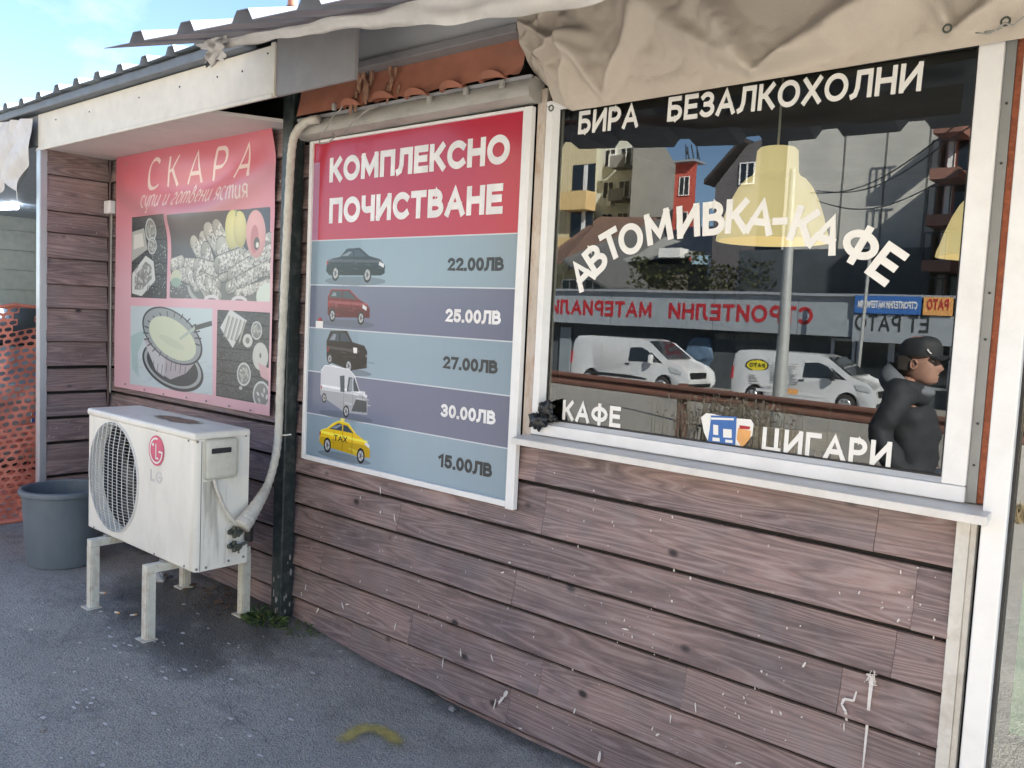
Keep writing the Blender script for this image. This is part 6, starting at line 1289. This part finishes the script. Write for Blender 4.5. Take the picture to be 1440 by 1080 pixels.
for (a, b) in ((1175, 1205), (1212, 1258), (1262, 1300), (1305, 1345)):
    MB().box((X_(a, Y), -Y - .55, -2.3 if a == 1175 else -1.5), (X_(b, Y), -Y - .599, -.25)).build('shop_window', M['glassdark'], shop)
    f = MB(); 
    for px in (a, b): f.box((X_(px, Y) - .05, -Y - .5, -2.3 if a == 1175 else -1.5), (X_(px, Y) + .05, -Y - .54, -.2))
    f.box((X_(a, Y), -Y - .5, -.25), (X_(b, Y), -Y - .54, -.17)).box((X_(a, Y), -Y - .5, -1.55), (X_(b, Y), -Y - .54, -1.47)); f.build('window_frame', M['alu'], shop)
text_mb('ИЗВЪРШВАМЕ ДОСТАВКИ', (X_(1110, Y), -Y - .59, -.42), (-1, 0, 0), (0, 0, 1), (0, 1, 0), .20, X_(1110, Y) - X_(1003, Y), bold=.16, gap=.14, thick=.01).build('wall_lettering', M['stone'], shop)
text_mb('БЕТОН', (X_(1078, Y), -Y - .59, -.75), (-1, 0, 0), (0, 0, 1), (0, 1, 0), .18, X_(1078, Y) - X_(1035, Y), bold=.16, gap=.14, thick=.01).build('wall_lettering', M['stone'], shop)
mbx = MB(); lump(mbx, (X_(985, Y), -Y - .5, -.9), .55, (1, .05, .9), 3, .7, 1.4); mbx.build('wall_picture', mat('wall_picture', (.10, .16, .24), .6, var=.5, vs=3), shop, smooth='all')
MB().box((X_(785, Y), -Y - .5, -2.2), (X_(800, Y), -Y - .58, -.3)).build('shop_door', mat('grey_door', (.22, .25, .28), .5), shop)
# vans
def van(loc, L_, label, hi=1.97, custom=True):
    x0, yc, z0 = loc; KK = L_ / 5.0; x0 = x0 + L_ / 2 - 2.5; L_ = 5.0; t = thing('cargo_van', (x0 + L_ / 2, yc, z0), label, 'van', 'white cargo vans parked across the street'); k = L_ / 5.0; P = lambda x, z: (x0 + x * k, z0 + z)
    up = [P(.02, .45), P(0, 1.0), P(.06, 1.75), P(.22, hi - .04), P(.6, hi), P(3.0, hi - .02), P(3.35, hi - .12), P(3.75, (hi - .13 + 1.27) / 2 + .005), P(4.15, 1.25), P(4.7, 1.05), P(4.93, .85), P(5.0, .55), P(4.96, .3)]
    low = [P(4.6, .28)]
    for cx in (4.05, .85):
        low += [P(cx + .40 * math.cos(a), .36 + .40 * math.sin(a)) for a in [math.pi * q / 8 for q in range(9)]]
    low += [P(.06, .3)]
    shell(low, up, 1.95, yc, 'body', M['white_car'], t, z0 + 1.0, .14)
    sd = yc + .975
    def side(pts, m, nm, off=.006):
        return MB().prism([(P(x, z)[0], sd - max(0, z - 1.0) * .14 + off, z0 + z) for x, z in pts], (0, -.02, 0)).build(nm, m, t, recalc=True)
    side([(2.62, 1.13), (2.64, 1.62), (3.1, 1.66), (3.42, 1.55), (3.86, 1.16)], M['glassdark'], 'side_window'); side([(3.9, 1.15), (3.52, 1.5), (3.56, 1.5), (4.05, 1.16)], M['black'], 'quarter_window')
    MB().prism([(P(3.36, 0)[0], yc + .72, z0 + hi - .13), (P(3.36, 0)[0], yc - .72, z0 + hi - .13), (P(4.14, 0)[0], yc - .84, z0 + 1.27), (P(4.14, 0)[0], yc + .84, z0 + 1.27)], (.05, 0, .05)).build('windscreen', M['glassdark'], t, recalc=True)
    side([(1.0, .62), (2.6, .62), (3.45, .55), (3.45, .49), (1.0, .52)], M['black'] if custom else M['white_car'], 'side_strip', .012)
    for xx in (2.58, 1.35): side([(xx, .5), (xx, hi - .25), (xx + .012, hi - .25), (xx + .012, .5)], M['grey_strip'], 'door_seam', .008)
    side([(2.5, 1.0), (2.5, 1.05), (2.68, 1.05), (2.68, 1.0)], M['black'], 'door_handle', .02)
    side([(4.42, .86), (4.35, 1.02), (4.62, 1.02), (4.9, .88), (4.86, .80)], M['lampg'], 'headlight', .012)
    MB().box((P(4.93, 0)[0], yc - .55, z0 + .62), (P(5.01, 0)[0], yc + .55, z0 + .85)).build('grille', M['black'], t, bevel=.03); MB().box((P(4.9, 0)[0], yc - .9, z0 + .33), (P(5.02, 0)[0], yc + .9, z0 + .45)).build('bumper', M['black'], t, bevel=.03)
    MB().box((P(3.62, 0)[0], sd + .06, z0 + 1.1), (P(3.75, 0)[0], sd + .26, z0 + 1.42)).build('mirror', M['white_car' if custom else 'black'], t, bevel=.03)
    side([(.02, .9), (.03, 1.35), (.1, 1.35), (.1, .9)], M['red'], 'tail_light', .012)
    for cx in (.85, 4.05):
        for s_ in (-1, 1): wheel(t, (P(cx, 0)[0], yc + s_ * .86, z0 + .34), .34, .2)
    t.scale = (KK, KK, KK); return t, P, sd
Y = 20.5; xa = at(799, 500, Y).x; v1, P1, s1_ = van((xa, -Y - 1, -2.20), at(962, 500, Y).x - xa, 'white van with black trim parked left, seen in the window reflection')
xa = at(1024, 500, Y).x; v2, P2, s2_ = van((xa, -Y - 1, -2.22), at(1232, 500, Y).x - xa, 'white van with a yellow oval logo on its side, seen in the window reflection', 1.95, False)
ov = MB().prism([(P2(.95 + .42 * math.cos(a), 0)[0], s2_ - .07, -2.22 + 1.42 + .22 * math.sin(a)) for a in [q * math.pi / 14 for q in range(28)]], (0, .012, 0)).build('oval_logo', M['black'], v2, recalc=True)
ov2 = MB().prism([(P2(.95 + .37 * math.cos(a), 0)[0], s2_ - .058, -2.22 + 1.42 + .18 * math.sin(a)) for a in [q * math.pi / 14 for q in range(28)]], (0, .006, 0)).build('oval_face', M['yellow'], v2, recalc=True)
text_mb('РАТО', (P2(1.24, 0)[0], s2_ - .05, -2.22 + 1.35), (-1, 0, 0), (0, 0, 1), (0, 1, 0), .15, .56, bold=.22, gap=.14, thick=.01).build('logo_lettering', M['ink'], v2)
pt = MB()
for r_ in range(9):
    for c_ in range(3): xx = P2(1.5 + c_ * .34, 0)[0]; ln = random.uniform(.12, .3); pt.box((xx, s2_ - .06 + .06, -2.22 + .85 + r_ * .085), (xx + ln, s2_ - .03 + .045, -2.22 + .875 + r_ * .085))
for r_ in range(4): xx = P2(.72, 0)[0]; pt.box((xx, s2_ + .0, -2.22 + .75 + r_ * .1), (xx + .4 - .06 * r_, s2_ + .012, -2.22 + .78 + r_ * .1))
pt.build('side_print', M['stone'], v2); MB().box((P2(2.15, 0)[0], s2_ + .0, -1.70), (P2(2.5, 0)[0], s2_ + .014, -1.52)).build('side_sticker', M['orangep'], v2)
# guard rail
gr_t = thing('guard_rail', (-5, -8, -1.9), 'rusty brown guard rail along the road, seen in the window reflection', 'guard rail')
def rail_z(x): return at(780, 530, 8).z + (x - at(780, 530, 8).x) * ((at(1325, 598, 8).z - at(780, 530, 8).z) / (at(1325, 598, 8).x - at(780, 530, 8).x))
sec = [(-.0, .10), (-.04, .08), (-.04, .045), (0, .02), (0, -.02), (-.04, -.045), (-.04, -.08), (0, -.10)]
rx = -14
while rx < 3:
    mb = MB(); i = 0
    for x in (rx, rx + 3.98):
        for y, z in sec: mb.v.append((x, -8 - y, rail_z(x) + z))
        for y, z in reversed(sec): mb.v.append((x, -8 - y - .012, rail_z(x) + z))
    n = 16
    for j in range(n): mb.f.append((j, (j + 1) % n, n + (j + 1) % n, n + j))
    mb.build('rail_beam', M['rustrail'], gr_t, recalc=True); MB().box((rx + .1, -8.13, gz(rx, -8) - .1), (rx + .2, -8.015, rail_z(rx) + .12)).build('rail_post', M['rustrail'], gr_t); rx += 4
gs = MB()
for k in range(9000):
    x = random.uniform(-13, 0); y = -7.3 - random.random() * 1.0; c = Vector((x, y, gz(x, y))); d = Vector((random.uniform(-.4, .4), random.uniform(-.4, .4), 1)) * random.uniform(.05, .17) ; s_ = Vector((.012, random.uniform(-.01, .01), 0)); gs.quad(c - s_, c + s_, c + d)
tag(gs.build('verge_grass', mat('dry_grass', (.20, .15, .08), .9, var=.4, vs=3), kind='stuff'), 'dry grass verge under the guard rail in the window reflection', 'grass')
wb_ = MB(); c0 = across(1030, 572, 7.3)
for k in range(420):
    c = Vector((c0.x + random.gauss(0, .35), -7.3 + random.gauss(0, .15), gz(c0.x, -7.3))); top_z = c0.z + random.uniform(-.25, .12); wb_.tube([c, Vector((c.x + random.uniform(-.12, .12), c.y, top_z))], .004, 3, caps=False)
    for q_ in range(2): cc = Vector((c.x + random.uniform(-.12, .12), c.y, top_z - random.random() * .12)); u_ = Vector((random.uniform(-1, 1), random.uniform(-1, 1), random.uniform(-1, 1))) * .022; v_ = u_.orthogonal().normalized() * .018; wb_.quad(cc - u_, cc - v_, cc + u_, cc + v_)
tag(wb_.build('dry_weeds', mat('dry_weed', (.30, .26, .20), .9, var=.3, vs=6)), 'tall dry weeds at the guard rail in the window reflection', 'plant')
# lamp pole and wires
p0, p1 = across(1095, 562, 11), across(1115, 238, 11)
lp = thing('street_pole', (p0.x, -11, gz(p0.x, -11)), 'tall grey steel street pole seen in the window reflection', 'pole')
MB().tube([(p0.x, -11, gz(p0.x, -11)), (p0.x, -11, p0.z + .5), (p1.x + .02, -11, p1.z)], [.115, .105, .06], 16).build('shaft', M['pole'], lp, smooth=True); MB().cyl((p0.x, -11, gz(p0.x, -11)), Z1, .18, .04).build('base_plate', M['pole'], lp)
pp = across(1205, 420, 22); sp2 = thing('thin_pole', (pp.x, -22, -2.4), 'thin grey pole above the shop fascia in the window reflection', 'pole'); MB().tube([(pp.x, -22.5, -2.4), (pp.x + .1, -22.5, across(1212, 345, 22.5).z)], .05, 8).build('shaft', M['pole'], sp2)
wm = M['black']
for k, (a, b) in enumerate([((1140, 271), (1345, 175)), ((1150, 268), (1345, 190)), ((1150, 282), (1345, 243))]):
    A_, B_ = across(*a, 16), across(*b, 12); pts = [A_.lerp(B_, t / 16) + Vector((0, 0, -.35 * math.sin(math.pi * t / 16))) for t in range(17)]; pts.append(B_ + (B_ - A_) * 2 + Vector((0, 0, 1.5)))
    tag(MB().tube(pts, .012, 5).build('overhead_wire', wm), ['upper overhead wire crossing the concrete wall in the window reflection', 'second overhead wire just below the upper one in the window reflection', 'lowest overhead wire crossing the concrete wall in the window reflection'][k], 'wire', 'overhead wires')

# ------------------------------------------------------------------ the man (stands behind the viewer, seen in the pane)
MYv = 2.75; hc = at(1290, 505, MYv)
def man():
    gx, gy = hc.x - .01, -MYv; gzz = gz(gx, gy); top = at(1290, 470, MYv).z; Hh = top - gzz
    t = thing('person', (gx, gy, gzz), 'man in black cap and black jacket with grey hood, in profile in the window reflection', 'person')
    s = Hh / 1.78; V = lambda x, y, z: Vector((gx + x * s, gy + y * s, gzz + z * s))
    def skin(name, verts, edges, rad, m, sub=2, root=0):
        me = bpy.data.meshes.new(name); me.from_pydata([tuple(v) for v in verts], edges, []); o = bpy.data.objects.new(name, me); COL.objects.link(o)
        md = o.modifiers.new('s', 'SKIN'); md.use_smooth_shade = True
        for i, r in enumerate(rad):
            sv = me.skin_vertices[0].data[i]; sv.radius = (r[0] * s, r[1] * s) if isinstance(r, tuple) else (r * s, r * s); sv.use_root = i == root
        o.modifiers.new('u', 'SUBSURF').levels = sub; o.modifiers['u'].render_levels = sub
        dg = bpy.context.evaluated_depsgraph_get(); m2 = bpy.data.meshes.new_from_object(o.evaluated_get(dg)); bpy.data.objects.remove(o); m2.materials.clear(); m2.materials.append(m)
        m2.polygons.foreach_set('use_smooth', [True] * len(m2.polygons)); n = bpy.data.objects.new(name, m2); COL.objects.link(n); n.parent = t; n.matrix_parent_inverse = Matrix.Translation(-Vector(t.location)); return n
    # body: hips, torso, neck, legs, arms (faces +x)
    vb = [V(0, 0, .95), V(-.01, 0, 1.12), V(-.02, 0, 1.32), V(-.02, 0, 1.44), V(.0, 0, 1.54), V(.0, .10, .88), V(.03, .11, .50), V(-.02, .11, .10), V(.14, .11, .04), V(0, -.10, .88), V(.06, -.11, .50), V(.0, -.11, .10), V(.16, -.11, .04),
          V(-.03, .20, 1.405), V(-.10, .27, 1.16), V(.04, .26, .97), V(.13, .225, .925), V(-.03, -.20, 1.405), V(-.10, -.27, 1.16), V(.04, -.26, .97), V(.13, -.225, .925)]
    eb = [(0, 1), (1, 2), (2, 3), (3, 4), (0, 5), (5, 6), (6, 7), (7, 8), (0, 9), (9, 10), (10, 11), (11, 12), (3, 13), (13, 14), (14, 15), (15, 16), (3, 17), (17, 18), (18, 19), (19, 20)]
    rb = [(.12, .10), (.12, .10), (.12, .08), .07, .06, .09, .06, .045, .035, .09, .06, .045, .035,   .04, .035, .03, .028, .04, .035, .03, .028]
    skin('body', vb, eb, rb, M['skin'])
    vj = [V(0, 0, .86), V(.02, 0, 1.02), V(.03, 0, 1.20), V(-.02, 0, 1.36), V(-.02, 0, 1.45), V(-.03, .20, 1.405), V(-.10, .27, 1.16), V(.04, .26, .97), V(.12, .23, .93), V(-.03, -.20, 1.405), V(-.10, -.27, 1.16), V(.04, -.26, .97), V(.12, -.23, .93)]
    ej = [(0, 1), (1, 2), (2, 3), (3, 4), (4, 5), (5, 6), (6, 7), (7, 8), (4, 9), (9, 10), (10, 11), (11, 12)]
    skin('jacket', vj, ej, [(.17, .15), (.18, .155), (.19, .16), (.18, .135), (.12, .10), .088, .074, .062, .055, .088, .074, .062, .055], M['cloth'], 3)
    jk = t.children[-1]
    for v_ in jk.data.vertices: v_.co += v_.co.normalized() * 0 + Vector(v_.normal) * (.022 * noise.noise(Vector((v_.co.x * 9, v_.co.y * 9, v_.co.z * 14))) + .010 * abs(noise.noise(Vector((v_.co.x * 20, v_.co.y * 20, v_.co.z * 26)))))
    skin('trousers', [V(0, 0, .92), V(0, .10, .86), V(.03, .11, .50), V(-.01, .11, .10), V(0, -.10, .86), V(.06, -.11, .50), V(.01, -.11, .10)], [(0, 1), (1, 2), (2, 3), (0, 4), (4, 5), (5, 6)], [(.15, .13), .105, .075, .065, .105, .075, .065], M['jeans'])
    for yy, xx in ((.11, .03), (-.11, .05)): skin('shoe', [V(xx - .08, yy, .05), V(xx + .05, yy, .05), V(xx + .17, yy, .04)], [(0, 1), (1, 2)], [.05, .052, .04], M['black'])
    # hands
    for sy in (1, -1):
        w0 = V(.14, .225 * sy, .925); vs_ = [w0, w0 + Vector((.06, 0, -.05)) * s]; ed = [(0, 1)]; ra = [.03, (.042, .022)]
        skin('hand', vs_, ed, ra, M['skin'], 1)
        for f in range(4):
            b = vs_[1] + Vector((.012, (f - 1.5) * .018, -.005)) * s; skin('finger', [b, b + Vector((.03, 0, -.035)) * s, b + Vector((.028, 0, -.065)) * s], [(0, 1), (1, 2)], [.010, .009, .008], M['skin'], 1)
        b = w0 + Vector((.02, -.02 * sy, -.02)) * s; skin('thumb', [b, b + Vector((.04, -.01 * sy, -.02)) * s, b + Vector((.06, -.005 * sy, -.045)) * s], [(0, 1), (1, 2)], [.012, .011, .009], M['skin'], 1)
    # head: stacked sections with a modelled profile (chin z=1.49, crown 1.76)
    # z, front x, back x, half width
    secs = [(1.485, .055, -.02, .035), (1.495, .085, -.035, .05), (1.51, .098, -.055, .060), (1.525, .096, -.07, .066), (1.538, .101, -.078, .069), (1.545, .095, -.082, .070), (1.553, .103, -.086, .072), (1.562, .098, -.09, .073), (1.570, .100, -.094, .074),
            (1.58, .100, -.097, .0755), (1.60, .098, -.100, .077), (1.62, .092, -.102, .078), (1.635, .092, -.103, .079), (1.655, .100, -.104, .080), (1.68, .098, -.103, .079), (1.71, .088, -.098, .075), (1.74, .065, -.082, .062), (1.76, .03, -.045, .035)]
    nosez = {1.562: .008, 1.570: .020, 1.58: .026, 1.60: .017, 1.62: .009, 1.635: .004}
    hs = 1.05; hx = .03; N = 36; mb = MB(); hz = lambda z: 1.485 + (z - 1.485) * hs - .005
    for z, f, b, w_ in secs:
        for j in range(N):
            a = 2 * math.pi * j / N; c, s2 = math.cos(a), math.sin(a); cx = (f + b) / 2; rx_ = (f - b) / 2; x = cx + rx_ * math.copysign(abs(c) ** .85, c); y = w_ * math.copysign(abs(s2) ** .9, s2)
            if z in nosez and c > 0: x += nosez[z] * math.exp(-(y / .014) ** 2)
            if 1.61 < z < 1.64 and c > .3: x -= .010 * math.exp(-((abs(y) - .033) / .013) ** 2)
            mb.v.append(tuple(V(x * hs + hx, y * hs, hz(z))))
    for k in range(len(secs) - 1):
        for j in range(N): a = k * N + j; b = k * N + (j + 1) % N; mb.f.append((a, b, b + N, a + N))
    mb.f.append(tuple(reversed(range(N)))); mb.f.append(tuple((len(secs) - 1) * N + j for j in range(N)))
    mb.tube([V(-.005, 0, 1.42), V(.0, 0, 1.48), V(.02, 0, 1.54)], [.068 * s, .062 * s, .058 * s], 18)
    hd = mb.build('head', M['skin'], t, smooth='all', recalc=True)
    for sy in (1, -1):
        e = MB(); lump(e, V(.072 * hs + hx, .032 * sy * hs, hz(1.625)), .012 * s, (1, 1, .7), 1, 0); e.build('eye', M['vinyl'], t, smooth='all'); e = MB(); lump(e, V(.082 * hs + hx, .033 * sy * hs, hz(1.625)), .0055 * s, (1, 1, 1), 1, 0); e.build('pupil', M['black'], t, smooth='all')
        e = MB(); lump(e, V(-.012 + hx, .080 * sy * hs, hz(1.60)), .026 * s, (.7, .3, 1.15), 4, .2); e.tube([V(-.012 + hx + .018 * math.cos(a), .09 * sy * hs, hz(1.60) + .028 * math.sin(a)) for a in [q * .5 for q in range(11)]], .005 * s, 6); e.build('ear', M['skin'], t, smooth='all')
        e = MB(); e.grid(8, 6, lambda u, v: V(-.05 + u * .075 - .055 + hx, (.079 + .006 * math.sin(u * 3.1)) * sy * hs, hz(1.565 + v * .08))); e.build('hair', mat('short_hair', (.05, .04, .035), .9) if 'short_hair' not in bpy.data.materials else bpy.data.materials['short_hair'], t, smooth='all')
    cp = MB()
    def capf(u, v):
        a = u * 2 * math.pi; b = v * math.pi / 2; r = 1.0 + .02 * math.sin(a * 6); fz = .116 * math.sin(b) ** .8; kk = math.cos(b) ** .55
        return V(-.004 + hx + .124 * kk * math.cos(a) * r, .101 * kk * math.sin(a) * r, hz(1.648) + fz + .006 * math.cos(a))
    cp.grid(40, 14, capf); cp.build('cap', M['capm'], t, smooth='all')
    br = MB(); br.grid(14, 8, lambda u, v: V(.075 + hx + v * .095 * math.cos((u - .5) * 2.0) ** .7, (u - .5) * .165 * (1 - .12 * v), hz(1.655) - v * .012 - .02 * (abs(u - .5) * 2) ** 2 + .010)); br.grid(14, 8, lambda u, v: V(.075 + hx + v * .095 * math.cos((u - .5) * 2.0) ** .7, (u - .5) * .165 * (1 - .12 * v), hz(1.655) - v * .012 - .02 * (abs(u - .5) * 2) ** 2 + .004)); br.build('cap_brim', M['capm'], t, smooth='all')
    MB().tube([V(.055 + hx, .093, hz(1.69)), V(.065 + hx, .090, hz(1.675)), V(.075 + hx, .083, hz(1.665))], .005 * s, 6).build('cap_mark', M['vinyl'], t)
    hm = MB()
    def hood(u, v):
        a = u * 2 * math.pi; c, s2 = math.cos(a), math.sin(a); back_ = max(0, -c); r = .085 + .05 * math.sin(v * math.pi) + .02 * back_ ; z = 1.455 + .02 * v * 0 + (.105 * back_ + .0) * (1 - v) - .05 * v + .045 * (1 - v) - .02 * max(0, c)
        return V(-.012 + c * r * (1.0 + .1 * back_) - .02 * back_, s2 * r, z)
    hm.grid(40, 12, hood); hm.build('hood', M['hood'], t, smooth='all')
    return t
man()
# hill and far ground line
hl = MB().grid(60, 6, lambda u, v: (-200 + u * 400, -150 - v * 40, -3 + 7 * v * (1 + .4 * noise.noise(Vector((u * 6, 0, 0))))))
hl.build('hills', mat('far_hills', (.08, .10, .08), .9), kind='structure', smooth='all')
